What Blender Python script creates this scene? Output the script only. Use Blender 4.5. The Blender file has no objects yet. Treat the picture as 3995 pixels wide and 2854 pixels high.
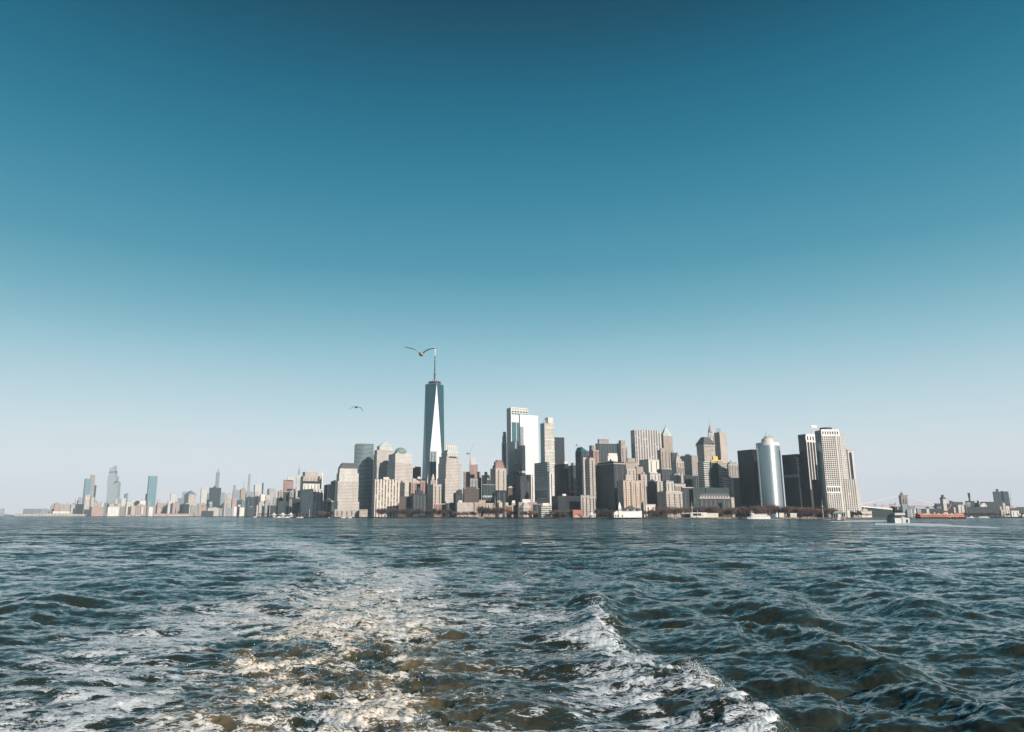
import bpy, math, random
import numpy as np

# ------------------------------------------------------------------ camera, world, sun, exposure
S = bpy.context.scene
COL = S.collection
R = math.radians
F = 2800.0; PW, PH = 3995.0, 2854.0
CX, CY = 1880.0, 1427.0
PITCH = math.atan(584.0 / F)
CAMZ = 6.0
cd = bpy.data.cameras.new('camera'); cam = bpy.data.objects.new('camera', cd); COL.objects.link(cam)
cd.sensor_width = 36.0; cd.lens = F / PW * 36.0
cd.shift_x = (PW / 2 - CX) / PW
cd.clip_start = 0.1; cd.clip_end = 60000.0
cam.location = (0, 0, CAMZ); cam.rotation_euler = (R(90) + PITCH, 0, 0)
S.camera = cam

SUN_AZ, SUN_EL = R(36), R(21)      # azimuth measured to the right of straight behind the camera
sd = (math.sin(SUN_AZ) * math.cos(SUN_EL), -math.cos(SUN_AZ) * math.cos(SUN_EL), math.sin(SUN_EL))
sl = bpy.data.lights.new('sun', 'SUN'); sun = bpy.data.objects.new('sun', sl); COL.objects.link(sun)
sl.energy = 4.6; sl.angle = R(0.5); sl.color = (1.0, 0.91, 0.82)
from mathutils import Vector, noise as mnoise
sun.rotation_euler = Vector(sd).to_track_quat('Z', 'Y').to_euler()

W = bpy.data.worlds.new('World'); S.world = W; W.use_nodes = True
nt = W.node_tree; nt.nodes.clear()
def N(nt, t, **k):
    n = nt.nodes.new(t)
    for a, b in k.items(): setattr(n, a, b)
    return n
def srgb(h):
    c = [int(h[i:i + 2], 16) / 255 for i in (0, 2, 4)]
    return tuple((x / 12.92 if x <= .04045 else ((x + .055) / 1.055) ** 2.4) for x in c) + (1.0,)
wo = N(nt, 'ShaderNodeOutputWorld'); bg = N(nt, 'ShaderNodeBackground')
sky = N(nt, 'ShaderNodeTexSky'); sky.sky_type = 'NISHITA'; sky.sun_disc = False
sky.sun_elevation = SUN_EL; sky.sun_rotation = math.pi - SUN_AZ
sky.air_density = 1.0; sky.dust_density = 1.2; sky.ozone_density = 2.0
tc = N(nt, 'ShaderNodeTexCoord'); sx = N(nt, 'ShaderNodeSeparateXYZ')
asn = N(nt, 'ShaderNodeMath', operation='ARCSINE')
mr = N(nt, 'ShaderNodeMapRange'); mr.inputs['From Min'].default_value = 0.0; mr.inputs['From Max'].default_value = R(60)
cr = N(nt, 'ShaderNodeValToRGB')
SKYRAMP = [(0, 'e3dfe3'), (1.6, 'e6e5e9'), (5.1, 'd9e5e9'), (8.6, 'bcd7e0'), (12.2, '97c4d3'), (15.5, '70adc0'), (19.3, '4d98b0'),
           (26.3, '247d9a'), (32.8, '086481'), (38.8, '00415b'), (50, '003048'), (60, '002a42')]
cr.color_ramp.interpolation = 'B_SPLINE'; el = cr.color_ramp.elements
while len(el) < len(SKYRAMP): el.new(0.5)
for i, (d, h) in enumerate(SKYRAMP):
    el[i].position = d / 60.0
for i, (d, h) in enumerate(SKYRAMP):
    el[i].color = srgb(h)
mm = N(nt, 'ShaderNodeMixRGB'); mm.inputs['Fac'].default_value = 0.99
sc_ = N(nt, 'ShaderNodeMixRGB', blend_type='MULTIPLY'); sc_.inputs['Fac'].default_value = 1.0; sc_.inputs['Color2'].default_value = (.08, .08, .08, 1)
L = nt.links.new
L(tc.outputs['Generated'], sx.inputs[0]); L(sx.outputs['Z'], asn.inputs[0]); 
hz = N(nt, 'ShaderNodeTexNoise'); hz.inputs['Scale'].default_value = 1.6; hz.inputs['Detail'].default_value = 3
mpn = N(nt, 'ShaderNodeMapping'); mpn.inputs['Scale'].default_value = (1, 1, 5)
L(tc.outputs['Generated'], mpn.inputs['Vector']); L(mpn.outputs[0], hz.inputs['Vector'])
ho = N(nt, 'ShaderNodeMath', operation='MULTIPLY_ADD'); ho.inputs[1].default_value = R(1.4); L(hz.outputs[0], ho.inputs[0])
hs = N(nt, 'ShaderNodeMath', operation='SUBTRACT'); hs.inputs[1].default_value = R(0.7); L(asn.outputs[0], hs.inputs[0]); L(hs.outputs[0], ho.inputs[2])
L(ho.outputs[0], mr.inputs['Value'])
L(mr.outputs[0], cr.inputs['Fac']); L(sky.outputs[0], sc_.inputs['Color1']); L(sc_.outputs[0], mm.inputs['Color1']); L(cr.outputs[0], mm.inputs['Color2'])
L(mm.outputs[0], bg.inputs['Color']); bg.inputs['Strength'].default_value = 1.0 / 2 ** 0.62; L(bg.outputs[0], wo.inputs[0])

S.view_settings.view_transform = 'Standard'; S.view_settings.look = 'None'
S.view_settings.exposure = 0.62; S.view_settings.gamma = 1.0
S.render.engine = 'CYCLES'
S.cycles.max_bounces = 5; S.cycles.diffuse_bounces = 2; S.cycles.glossy_bounces = 3; S.cycles.volume_bounces = 0
S.cycles.use_denoising = True
S.cycles.caustics_reflective = False; S.cycles.caustics_refractive = False

# ------------------------------------------------------------------ photo survey helpers: a bearing in the photo and a distance give metres
def ray(px, py):
    a, b = px - CX, py - CY
    y = F * math.cos(PITCH) + b * math.sin(PITCH)
    z = F * math.sin(PITCH) - b * math.cos(PITCH)
    return a / y, z / y
def PX(px, py, D): return ray(px, py)[0] * D
def PZ(py, D): return CAMZ + ray(0, py)[1] * D
def ground(px, py):
    r = ray(px, py); D = -CAMZ / r[1]; return r[0] * D, D
CROPS = dict(A=(0, 1780, 4.059), B=(540, 1780, 4.059), C=(1060, 1680, 4.511), D=(1360, 1680, 4.511), E=(1560, 1320, 2.8),
             F=(1740, 1560, 3.383), G=(2100, 1600, 3.69), H=(2400, 1620, 3.867), I=(2680, 1640, 4.06), J=(3000, 1640, 4.06),
             K=(3340, 1860, 6.685), L=(3640, 1860, 6.403), P=(0, 0, 1.0), D2=(0, 0, 0.569))
def cpx(c, x): o = CROPS[c]; return o[0] + x / o[2]
def cpy(c, y): o = CROPS[c]; return o[1] + y / o[2]

# ------------------------------------------------------------------ materials
def pmat(name, col, rough=0.7, metal=0.0, spec=0.3, noise=0.12, nscale=0.05, emis=None):
    m = bpy.data.materials.new(name); m.use_nodes = True
    t = m.node_tree; b = t.nodes['Principled BSDF']
    b.inputs['Roughness'].default_value = rough; b.inputs['Metallic'].default_value = metal
    b.inputs['Specular IOR Level'].default_value = spec
    if noise:
        tcn = N(t, 'ShaderNodeTexCoord'); nn = N(t, 'ShaderNodeTexNoise'); nn.inputs['Scale'].default_value = nscale
        nn.inputs['Detail'].default_value = 5
        rm = N(t, 'ShaderNodeMapRange'); rm.inputs['From Min'].default_value = .3; rm.inputs['From Max'].default_value = .7
        rm.inputs['To Min'].default_value = 1 - noise; rm.inputs['To Max'].default_value = 1 + noise
        vm = N(t, 'ShaderNodeVectorMath', operation='SCALE'); vm.inputs[0].default_value = col[:3]
        t.links.new(tcn.outputs['Object'], nn.inputs['Vector']); t.links.new(nn.outputs[0], rm.inputs['Value'])
        t.links.new(rm.outputs[0], vm.inputs['Scale']); t.links.new(vm.outputs[0], b.inputs['Base Color'])
    else:
        b.inputs['Base Color'].default_value = tuple(col[:3]) + (1,)
    return m

# ------------------------------------------------------------------ object bookkeeping
def link(o, parent=None):
    COL.objects.link(o)
    if parent is not None: o.parent = parent
    return o
def tag(o, label=None, cat=None, group=None, kind=None):
    if label: o['label'] = label
    if cat: o['category'] = cat
    if group: o['group'] = group
    if kind: o['kind'] = kind
    return o
def empty(name, loc, rz=0.0, label=None, cat=None, group=None):
    o = bpy.data.objects.new(name, None); link(o); o.location = loc; o.rotation_euler = (0, 0, rz)
    o.empty_display_size = 2
    return tag(o, label, cat, group)
class MB:
    """collects polygons, with wall coordinates in metres as UV, and links them as one mesh object"""
    def __init__(s): s.v = []; s.f = []; s.uv = []; s.mi = []; s.sm = []
    def poly(s, pts, uvs=None, mi=0, sm=False):
        n = len(s.v); s.v += [tuple(p) for p in pts]; s.f.append(list(range(n, n + len(pts))))
        s.uv += list(uvs) if uvs else [(p[0], p[1]) for p in pts]; s.mi.append(mi); s.sm.append(sm); return s
    def loft(s, a, b, mi=0, cap=None, u0=0.0, closed=True, sm=False, botcap=None):
        """a, b: rings of xyz points of the same length"""
        n = len(a); u = u0
        for i in range(n if closed else n - 1):
            j = (i + 1) % n
            w = math.dist(a[i][:2], a[j][:2]); w2 = math.dist(b[i][:2], b[j][:2]); ww = max(w, w2, .01)
            o1 = (ww - w) / 2; o2 = (ww - w2) / 2
            s.poly([a[i], a[j], b[j], b[i]], [(u + o1, a[i][2]), (u + ww - o1, a[j][2]), (u + ww - o2, b[j][2]), (u + o2, b[i][2])], mi, sm)
            u += ww
        if cap is not None: s.poly(list(b), None, cap)
        if botcap is not None: s.poly(list(reversed(a)), None, botcap)
        return s
    def prism(s, pts, z0, z1, mi=0, cap=None, u0=0.0, botcap=None):
        return s.loft([(x, y, z0) for x, y in pts], [(x, y, z1) for x, y in pts], mi, cap, u0, botcap=botcap)
    def box(s, c, d, mi=0, cap=None, rz=0.0):
        ca, sa = math.cos(rz), math.sin(rz)
        q = [(c[0] + ca * x - sa * y, c[1] + sa * x + ca * y) for x, y in ((-d[0] / 2, -d[1] / 2), (d[0] / 2, -d[1] / 2), (d[0] / 2, d[1] / 2), (-d[0] / 2, d[1] / 2))]
        return s.prism(q, c[2], c[2] + d[2], mi, mi if cap is None else cap, botcap=mi if cap is None else cap)
    def tube(s, p, q, r0, r1=None, n=6, mi=0, cap=True):
        r1 = r0 if r1 is None else r1
        p, q = Vector(p), Vector(q); d = (q - p)
        if d.length < 1e-6: return s
        d.normalize(); a = d.orthogonal().normalized(); b = d.cross(a)
        A = [tuple(p + (a * math.cos(t) + b * math.sin(t)) * r0) for t in (2 * math.pi * k / n for k in range(n))]
        B = [tuple(q + (a * math.cos(t) + b * math.sin(t)) * r1) for t in (2 * math.pi * k / n for k in range(n))]
        for i in range(n):
            j = (i + 1) % n; s.poly([A[i], A[j], B[j], B[i]], None, mi, True)
        if cap: s.poly(list(reversed(A)), None, mi); s.poly(B, None, mi)
        return s
    def lathe(s, prof, c=(0, 0), n=16, mi=0, sm=True):
        rings = [[(c[0] + r * math.cos(2 * math.pi * k / n), c[1] + r * math.sin(2 * math.pi * k / n), z) for k in range(n)] for r, z in prof]
        for a, b in zip(rings, rings[1:]): s.loft(a, b, mi, sm=sm)
        s.poly(rings[-1], None, mi); s.poly(list(reversed(rings[0])), None, mi)
        return s
    def mesh(s, name, mats):
        me = bpy.data.meshes.new(name); me.from_pydata(s.v, [], s.f)
        uv = me.uv_layers.new(name='UVMap')
        uv.data.foreach_set('uv', np.array(s.uv, dtype=np.float32).ravel())
        me.polygons.foreach_set('material_index', s.mi); me.polygons.foreach_set('use_smooth', s.sm)
        for m in (mats if isinstance(mats, (list, tuple)) else [mats]): me.materials.append(m)
        me.update(); return me
    def build(s, name, mats, parent=None, loc=None, label=None):
        o = bpy.data.objects.new(name, s.mesh(name, mats)); link(o, parent)
        if loc is not None: o.location = loc
        if label: o['label'] = label
        return o
# ------------------------------------------------------------------ water: a summed wave spectrum, the ferry's wake and its foam
rng = np.random.default_rng(7)
def wave_tile(Lm, n, lam, rms, spread, seed, lmin, dirn=math.pi / 2):
    r = np.random.default_rng(seed)
    k = np.fft.fftfreq(n, Lm / n) * 2 * np.pi
    kx, ky = np.meshgrid(k, k); kk = np.hypot(kx, ky); kk[0, 0] = 1
    th = np.arctan2(ky, kx) - dirn
    P = np.exp(-(2 * np.pi / lam / kk) ** 2 * 1.0) / kk ** 4 * (np.abs(np.cos(th)) ** spread + 0.06) * np.exp(-(kk * lmin / 6.28) ** 2)
    P[0, 0] = 0
    H = (r.normal(size=(n, n)) + 1j * r.normal(size=(n, n))) * np.sqrt(P)
    h = np.fft.ifft2(H)
    dx = np.fft.ifft2(-1j * kx / kk * H).real; dy = np.fft.ifft2(-1j * ky / kk * H).real
    s = rms / h.real.std()
    return h.real * s, dx * s, dy * s, Lm
def samp(t, Lm, x, y):
    n = t.shape[0]; u = (x / Lm * n) % n; v = (y / Lm * n) % n
    i = np.floor(u).astype(int) % n; j = np.floor(v).astype(int) % n; fu = u - np.floor(u); fv = v - np.floor(v)
    i1 = (i + 1) % n; j1 = (j + 1) % n
    return (t[j, i] * (1 - fu) + t[j, i1] * fu) * (1 - fv) + (t[j1, i] * (1 - fu) + t[j1, i1] * fu) * fv
def turb(seed, Lm, n, p, l0):
    r = np.random.default_rng(seed); k = np.fft.fftfreq(n, Lm / n) * 2 * np.pi
    kx, ky = np.meshgrid(k, k); kk = np.hypot(kx, ky); kk[0, 0] = 1
    P = 1 / kk ** p * np.exp(-(2 * np.pi / l0 / kk) ** 2); P[0, 0] = 0
    h = np.fft.ifft2((r.normal(size=(n, n)) + 1j * r.normal(size=(n, n))) * np.sqrt(P)).real
    return h / h.std()
def smooth(a, b, x):
    t = np.clip((x - a) / (b - a), 0, 1); return t * t * (3 - 2 * t)

D0, D1 = 7.0, 7000.0
ROWS, COLS = 840, 1650
# rows: even in 1/D near to mid, stretching out far
t = np.linspace(0, 1, ROWS)
inv = (1 / D0) * (1 - t) ** 1.25 + (1 / D1) * (1 - (1 - t) ** 1.25)
Dr = 1 / inv
ang = np.linspace(-1.2, 1.35, COLS)
X0 = (Dr[:, None] * ang[None, :]); Y0 = np.repeat(Dr[:, None], COLS, 1)
tA = wave_tile(117.0, 384, 8.0, 0.108, 3, 1, 0.8, 1.35)
tB = wave_tile(37.0, 384, 2.4, 0.027, 3, 2, 0.25, 1.75)
tC = wave_tile(13.0, 384, 0.8, 0.013, 2.5, 3, 0.10, 1.5)
spA = np.gradient(Dr)[:, None]
def fade(lam): return np.clip(lam / (spA * 3.0), 0, 1) ** 1.0
hgt = np.zeros_like(X0); dX = np.zeros_like(X0); dY = np.zeros_like(X0)
for (h, dx, dy, Lm), lam, ch in ((tA, 7.5, 1.1), (tB, 2.2, 1.0), (tC, 0.8, 0.8)):
    f = fade(lam)
    hgt += samp(h, Lm, X0, Y0) * f; dX += samp(dx, Lm, X0, Y0) * f * ch; dY += samp(dy, Lm, X0, Y0) * f * ch
# wake centreline and half width as functions of distance behind the ship
wy = np.array([0, 22, 28, 49, 80, 95, 179, 325, 925, 2000, 9000.0]); wx = np.array([-4.2, -4.6, -5.8, -9.4, -16.5, -21.0, -54, -122, -410, -880, -4000.0])
ww = np.array([3.8, 4.2, 5.1, 6.9, 6.7, 6.9, 11, 24, 60, 120, 400.0])
XW = X0 - .041 * Y0      # the wake fans out from the stern, which points a little to the right
xc = np.interp(Y0, wy, wx); hw = np.interp(Y0, wy, ww)
q = (XW - xc) / hw
lowf = turb(11, 90, 256, 3.0, 30); midf = turb(12, 30, 256, 2.6, 7); hif = turb(13, 9.7, 256, 3.2, 1.8); rid = turb(14, 24, 512, 3.4, 4.2)
nlow = samp(lowf, 90, X0, Y0); nmid = samp(midf, 30, X0, Y0); nhi = samp(hif, 9.7, X0, Y0)
core = np.exp(-np.abs(q + 0.12 * nmid) ** 2.4)
turbz = core * (0.35 + 0.65 * smooth(170, 30, Y0))
# churned water in the middle of the wake: rounded boils
r1 = samp(rid, 24, X0, Y0 * 0.85); r2 = samp(rid, 15, X0 + 5, Y0 * 1.1 + 3); r3 = samp(hif, 6.1, X0 + 2, Y0)
rs = np.sqrt(r1 ** 2 + .05)
boil = (0.9 - rs) * 0.11 + r2 * 0.05 + r3 * 0.022 + nmid * .06
amp_core = core * smooth(230, 20, Y0) * np.clip(1.4 - Y0 / 200, 0.1, 1) * np.clip(fade(2.2), 0, 1)
hgt = hgt * (1 - 0.25 * amp_core) + boil * amp_core * 0.75
# short steep crests of the stern wave, each a ridge lying along the wake edge
RIDGES = [  # x0,y0,x1,y1,height,width,foam
    (4.2, 37, 6.0, 53.0, 0.60, 1.25, .5), (6.7, 19.0, 6.5, 29.6, 0.50, 1.2, .9), (4.6, 26, 4.3, 38.5, 0.26, 1.2, .5),
    (13.6, 20.0, 14.0, 41.0, 0.42, 1.9, 0), (20.5, 24.0, 22.5, 40.0, 0.25, 2.4, 0),
    (10.0, 33, 12.2, 44.0, 0.30, 1.5, 0), (17, 44, 21, 62.0, 0.42, 2.2, 0), (8.5, 55, 11.5, 72.0, 0.42, 1.8, 0), (26, 46, 32, 70, .40, 3.0, 0),
    (13.0, 70, 18, 100.0, 0.42, 2.6, 0), (32, 28, 40, 42.0, 0.35, 3.0, 0), (-15, 50, -20, 66, .3, 1.8, .1), (-27, 40, -34, 58, .35, 2.2, .0),
    (22, 105, 32, 150, .45, 4, 0), (4, 80, 6, 98, .35, 2, 0), (40, 70, 52, 110, .4, 4, 0), (-30, 62, -40, 90, .35, 3, 0), (9.4, 22, 10.4, 30.5, .24, 1.1, 0)]
ridfoam = np.zeros_like(X0)
# the diverging wave train that rolls out from the wake on the right
ph = 2 * np.pi * (X0 - 0.10 * Y0 - 12.6 - .9 * nlow * 0) / (7.6 + .045 * Y0) + .55 * samp(lowf, 90, X0 * 1.3, Y0 * .8)
train = (np.cos(ph) + .32 * np.cos(2 * ph) - .1) * smooth(8, 13, X0) * smooth(150, 40, Y0) * smooth(75, 35, X0) * (.75 + .3 * samp(lowf, 90, X0 + 40, Y0 * .6))
hgt += .155 * train * np.clip(fade(6), 0, 1)
for i, (ax, ay, bx, by, hh, wd, fo) in enumerate(RIDGES):
    m = (Y0 > ay - 14) & (Y0 < by + 14)
    x, y = X0[m], Y0[m]
    ax += .041 * ay; bx += .041 * by
    Ld = math.hypot(bx - ax, by - ay); ux, uy = (bx - ax) / Ld, (by - ay) / Ld
    s_ = (x - ax) * ux + (y - ay) * uy; d_ = (x - ax) * uy - (y - ay) * ux      # d_ > 0 on the outer (right) side
    d_ = d_ + 0.45 * np.sin(s_ * 0.9 + i) * 0.5 + 0.22 * samp(midf, 30, x + 9 * i, y)
    env = smooth(-0.18 * Ld, 0.22 * Ld, s_) * smooth(1.14 * Ld, 0.86 * Ld, s_)
    prof = np.where(d_ > 0, np.exp(-(d_ / (wd * 0.62)) ** 2), np.exp(-(np.abs(d_) / (wd * 1.25)) ** 1.7))
    trough = -0.35 * np.exp(-((d_ - wd * 1.9) / (wd * 1.1)) ** 2)
    hgt[m] += hh * env * (prof + trough)
    if fo:
        ridfoam[m] += fo * env * (np.exp(-((d_ + 0.05) / (wd * 0.30)) ** 2) * 1.1 + 0.20 * np.exp(-(np.clip(-d_, 0, 99) / (wd * 2.3)) ** 2) * (d_ < 0.4))
# foam cover 0..1 before the lace pattern is cut into it
near = smooth(120, 34, Y0)
foam = core * (np.interp(Y0, [20, 35, 60, 100, 150, 230, 330], [.60, .59, .57, .53, .47, .31, 0]) + .07 * nmid + .06 * nlow)
foam += 0.09 * amp_core * np.clip(boil * 9, -1, 1.5)
xl = np.interp(Y0, [0, 22, 40, 56, 75], [-13.6, -14.0, -19.4, -21.4, -22]); wl = np.interp(Y0, [0, 22, 55, 75], [3.6, 3.9, 5.0, 4.6])
foam += 0.18 * smooth(-19, -13, XW) * smooth(8, 4, XW) * smooth(90, 30, Y0) * (foam < .3)
foam += 0.66 * np.exp(-np.abs((XW - xl) / wl) ** 2.4) * smooth(80, 30, Y0) * (0.86 + 0.2 * nmid)
foam += 0.45 * np.exp(-((XW + 9.0) / 2.6) ** 2 - ((Y0 - 75) / 26) ** 2) + .40 * np.exp(-((XW + .6) / 2.6) ** 2 - ((Y0 - 66) / 13) ** 2) + .35 * np.exp(-((XW + 14.5) / 2.5) ** 2 - ((Y0 - 58) / 9) ** 2)
foam += 0.40 * np.exp(-((XW - 4.0) / 2.6) ** 2) * smooth(50, 36, Y0) * (0.9 + 0.3 * nmid) + 0.32 * np.exp(-((XW - 2) / 2.8) ** 2 - ((Y0 - 48) / 8) ** 2)
foam += ridfoam * 0.62
foam += 0.10 * nlow * near * (foam > .15)
# broad shading of the sea: ruffled and slick patches, and the far smooth track of the wake
slick = 0.75 * np.exp(-((XW - (xc - .0 * hw)) / (hw * 1.3)) ** 2) * smooth(70, 130, Y0) + 0.75 * np.exp(-((XW + 12.5) / 5) ** 2) * smooth(30, 45, Y0) * smooth(90, 60, Y0)
slick += 0.35 * smooth(0.2, 1.6, nlow) * smooth(20, 60, Y0)
# other wakes far out: the small boat and the ferry on the right
k_ = CAMZ / Y0
bb_ = (F * math.sin(PITCH) + k_ * F * math.cos(PITCH)) / (math.cos(PITCH) - k_ * math.sin(PITCH))
BY = CY + bb_; BX = CX + X0 / Y0 * (F * math.cos(PITCH) + bb_ * math.sin(PITCH))      # bearing and dip of every point of the sea in survey units
def streak(px0, py0, px1, py1, wpx, a, f0=.02, f1=.35):
    u = (BX - px0) / (px1 - px0); c = py0 + (py1 - py0) * u
    return a * smooth(-f0, f0 * .5, u) * smooth(1.08, 1 - f1, u) * np.exp(-((BY - c) / wpx) ** 2)
streaks = streak(3244, 2032.6, 3480, 2031.5, 2.4, 2.2) + streak(3416, 2043, 3720, 2047, 3.6, 2.4) + streak(3560, 2045, 3995, 2062, 4.6, 1.0) + streak(3330, 2031, 3475, 2031, 1.6, .9) \
    + streak(1660, 2018.6, 1740, 2018.2, 1.1, 1.2)
nz = X0.size
V = np.empty((ROWS, COLS, 3), dtype=np.float32)
V[..., 0] = X0 + np.clip(dX, -2, 2) * 1.0; V[..., 1] = Y0 + np.clip(dY, -2, 2); V[..., 2] = hgt
# foam sits proud of the water
lace = samp(rid, 6.0, X0, Y0 * .8) + .6 * samp(hif, 3.3, X0, Y0)
V[..., 2] += np.clip(foam - .45, 0, .6) * (0.06 * np.abs(lace)) * smooth(90, 25, Y0)
idx = np.arange(ROWS * COLS, dtype=np.int32).reshape(ROWS, COLS)
quads = np.stack([idx[:-1, :-1], idx[:-1, 1:], idx[1:, 1:], idx[1:, :-1]], -1).reshape(-1, 4)
me = bpy.data.meshes.new('water')
me.vertices.add(nz); me.vertices.foreach_set('co', V.reshape(-1))
me.loops.add(quads.size); me.loops.foreach_set('vertex_index', quads.reshape(-1))
me.polygons.add(len(quads)); me.polygons.foreach_set('loop_start', np.arange(0, quads.size, 4, dtype=np.int32))
me.polygons.foreach_set('use_smooth', np.ones(len(quads), dtype=bool))
me.update(calc_edges=True); me.validate()
for nm, arr in (('foam', foam), ('churn', core * smooth(95, 20, Y0) * (.75 + .45 * nmid)), ('slick', slick), ('streak', streaks), ('height', hgt)):
    a = me.attributes.new(nm, 'FLOAT', 'POINT'); a.data.foreach_set('value', arr.astype(np.float32).reshape(-1))

wm = bpy.data.materials.new('harbour_water'); wm.use_nodes = True
t = wm.node_tree; t.nodes.clear(); l = t.links.new
out = N(t, 'ShaderNodeOutputMaterial'); wb = N(t, 'ShaderNodeBsdfPrincipled'); fb = N(t, 'ShaderNodeBsdfPrincipled'); mix = N(t, 'ShaderNodeMixShader')
geo = N(t, 'ShaderNodeNewGeometry')
def att(nm):
    a = N(t, 'ShaderNodeAttribute'); a.attribute_name = nm; return a.outputs['Fac']
def M(op, a, b=None, c=None, clamp=False):
    n = N(t, 'ShaderNodeMath', operation=op); n.use_clamp = clamp
    for i, v in enumerate((a, b, c)):
        if v is None: continue
        if isinstance(v, (int, float)): n.inputs[i].default_value = v
        else: l(v, n.inputs[i])
    return n.outputs[0]
def noisev(scale, detail=3, rough=.55, sx_=1.0, sy_=1.0, dist=0.0, typ='FBM'):
    mp = N(t, 'ShaderNodeMapping'); mp.inputs['Scale'].default_value = (sx_, sy_, 1.0)
    l(geo.outputs['Position'], mp.inputs['Vector'])
    n = N(t, 'ShaderNodeTexNoise'); n.inputs['Scale'].default_value = scale; n.inputs['Detail'].default_value = detail
    n.inputs['Roughness'].default_value = rough; n.inputs['Distortion'].default_value = dist
    l(mp.outputs[0], n.inputs['Vector']); return n
def VM(op, a, b=None, s=None):
    n = N(t, 'ShaderNodeVectorMath', operation=op)
    if isinstance(a, tuple): n.inputs[0].default_value = a
    else: l(a, n.inputs[0])
    if b is not None:
        if isinstance(b, tuple): n.inputs[1].default_value = b
        else: l(b, n.inputs[1])
    if s is not None:
        if isinstance(s, (int, float)): n.inputs['Scale'].default_value = s
        else: l(s, n.inputs['Scale'])
    return n.outputs[0]
foamA, churnA, slickA, streakA = att('foam'), att('churn'), att('slick'), att('streak')
# distance of the spot from the survey origin decides how many ripple scales the mesh itself already carries
sp = N(t, 'ShaderNodeSeparateXYZ'); l(geo.outputs['Position'], sp.inputs[0])
far1 = N(t, 'ShaderNodeMapRange'); far1.inputs['From Min'].default_value = 40; far1.inputs['From Max'].default_value = 180; l(sp.outputs['Y'], far1.inputs['Value'])
# ripple normals as slope vectors in the plane of the sea
calm = M('SUBTRACT', 1.0, M('MULTIPLY', slickA, 0.62), clamp=True)
def slope(scale, k, sx_, sy_, det=3):
    n = noisev(scale, det, .6, sx_, sy_)
    v = VM('SUBTRACT', n.outputs['Color'], (.5, .5, .5))
    return VM('MULTIPLY', v, (k * .75, k * 1.15, 0.0))
s1 = slope(6.0, 0.68, .42, 1.0, 4)
s2 = slope(1.9, 0.50, .5, 1.0, 2)
s3 = VM('SCALE', slope(.42, 1.5, .45, 1.0, 3), s=far1.outputs[0])
s4 = VM('SCALE', slope(.10, 0.8, .35, 1.2, 3), s=far1.outputs[0])
ssum = VM('ADD', VM('ADD', VM('ADD', s1, s2), VM('ADD', s3, s4)), VM('SCALE', (0, -.21, 0), s=far1.outputs[0]))
gust = noisev(.012, 4, .6, .5, 1.4)
gm = N(t, 'ShaderNodeMapRange'); gm.inputs['From Min'].default_value = .35; gm.inputs['From Max'].default_value = .65; gm.inputs['To Min'].default_value = .6; gm.inputs['To Max'].default_value = 1.25
l(gust.outputs[0], gm.inputs['Value'])
ssum = VM('SCALE', ssum, s=M('MULTIPLY', calm, gm.outputs[0]))
nrm = VM('NORMALIZE', VM('ADD', geo.outputs['Normal'], ssum))
# body colour: dark green grey, olive brown where the screws have stirred it up
cm = N(t, 'ShaderNodeMixRGB'); cm.inputs['Color1'].default_value = (.024, .030, .023, 1); cm.inputs['Color2'].default_value = (.125, .098, .058, 1)
ch = N(t, 'ShaderNodeMapRange'); ch.inputs['From Min'].default_value = .05; ch.inputs['From Max'].default_value = 1.0; l(M('MULTIPLY', churnA, M('ADD', .55, noisev(.55, 4, .6, .8, 1.0).outputs[0])), ch.inputs['Value']); l(ch.outputs[0], cm.inputs['Fac'])
l(cm.outputs[0], wb.inputs['Base Color']); wb.inputs['IOR'].default_value = 1.333; wb.inputs['Roughness'].default_value = .06
l(nrm, wb.inputs['Normal'])
# foam: lace cut by ridged noise, streaked along the wind
def ridged(scale, sx_, sy_, det, dist):
    n = noisev(scale, det, .62, sx_, sy_, dist)
    return M('SUBTRACT', 1.0, M('MULTIPLY', M('ABSOLUTE', M('SUBTRACT', n.outputs[0], .5)), 5.0))   # 1 on the ridge lines
lace1 = ridged(3.2, .38, 1.0, 5, .7); lace2 = ridged(9.0, .40, 1.0, 4, .8)
blot = noisev(1.6, 8, .70, .40, 1.0, .6).outputs[0]
blot2 = noisev(7.5, 5, .7, .40, 1.0, .3).outputs[0]
lace = M('ADD', M('ADD', M('MULTIPLY', lace1, .33), M('MULTIPLY', lace2, .42)), M('ADD', M('MULTIPLY', M('SUBTRACT', blot, .5), 2.7), M('MULTIPLY', M('SUBTRACT', blot2, .5), 1.1)))
fsum = M('ADD', M('MINIMUM', foamA, .66), M('MULTIPLY', M('SUBTRACT', lace, .43), .85))
fm = N(t, 'ShaderNodeMapRange'); fm.inputs['From Min'].default_value = .62; fm.inputs['From Max'].default_value = .77; l(fsum, fm.inputs['Value'])
gate = N(t, 'ShaderNodeMapRange'); gate.inputs['From Min'].default_value = .10; gate.inputs['From Max'].default_value = .3; l(foamA, gate.inputs['Value'])
ff = M('MULTIPLY', fm.outputs[0], gate.outputs[0], clamp=True)
stn = noisev(.12, 6, .7, .5, .8).outputs[0]
st = N(t, 'ShaderNodeMapRange'); st.inputs['From Min'].default_value = .62; st.inputs['From Max'].default_value = .85; l(M('ADD', M('MINIMUM', streakA, .86), M('MULTIPLY', M('SUBTRACT', stn, .5), 1.3)), st.inputs['Value'])
stg = N(t, 'ShaderNodeMapRange'); stg.inputs['From Min'].default_value = .1; stg.inputs['From Max'].default_value = .3; l(streakA, stg.inputs['Value'])
caps = noisev(.33, 6, .72, .5, 1.4, .4).outputs[0]
capm = N(t, 'ShaderNodeMapRange'); capm.inputs['From Min'].default_value = .80; capm.inputs['From Max'].default_value = .82; l(caps, capm.inputs['Value'])
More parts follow.
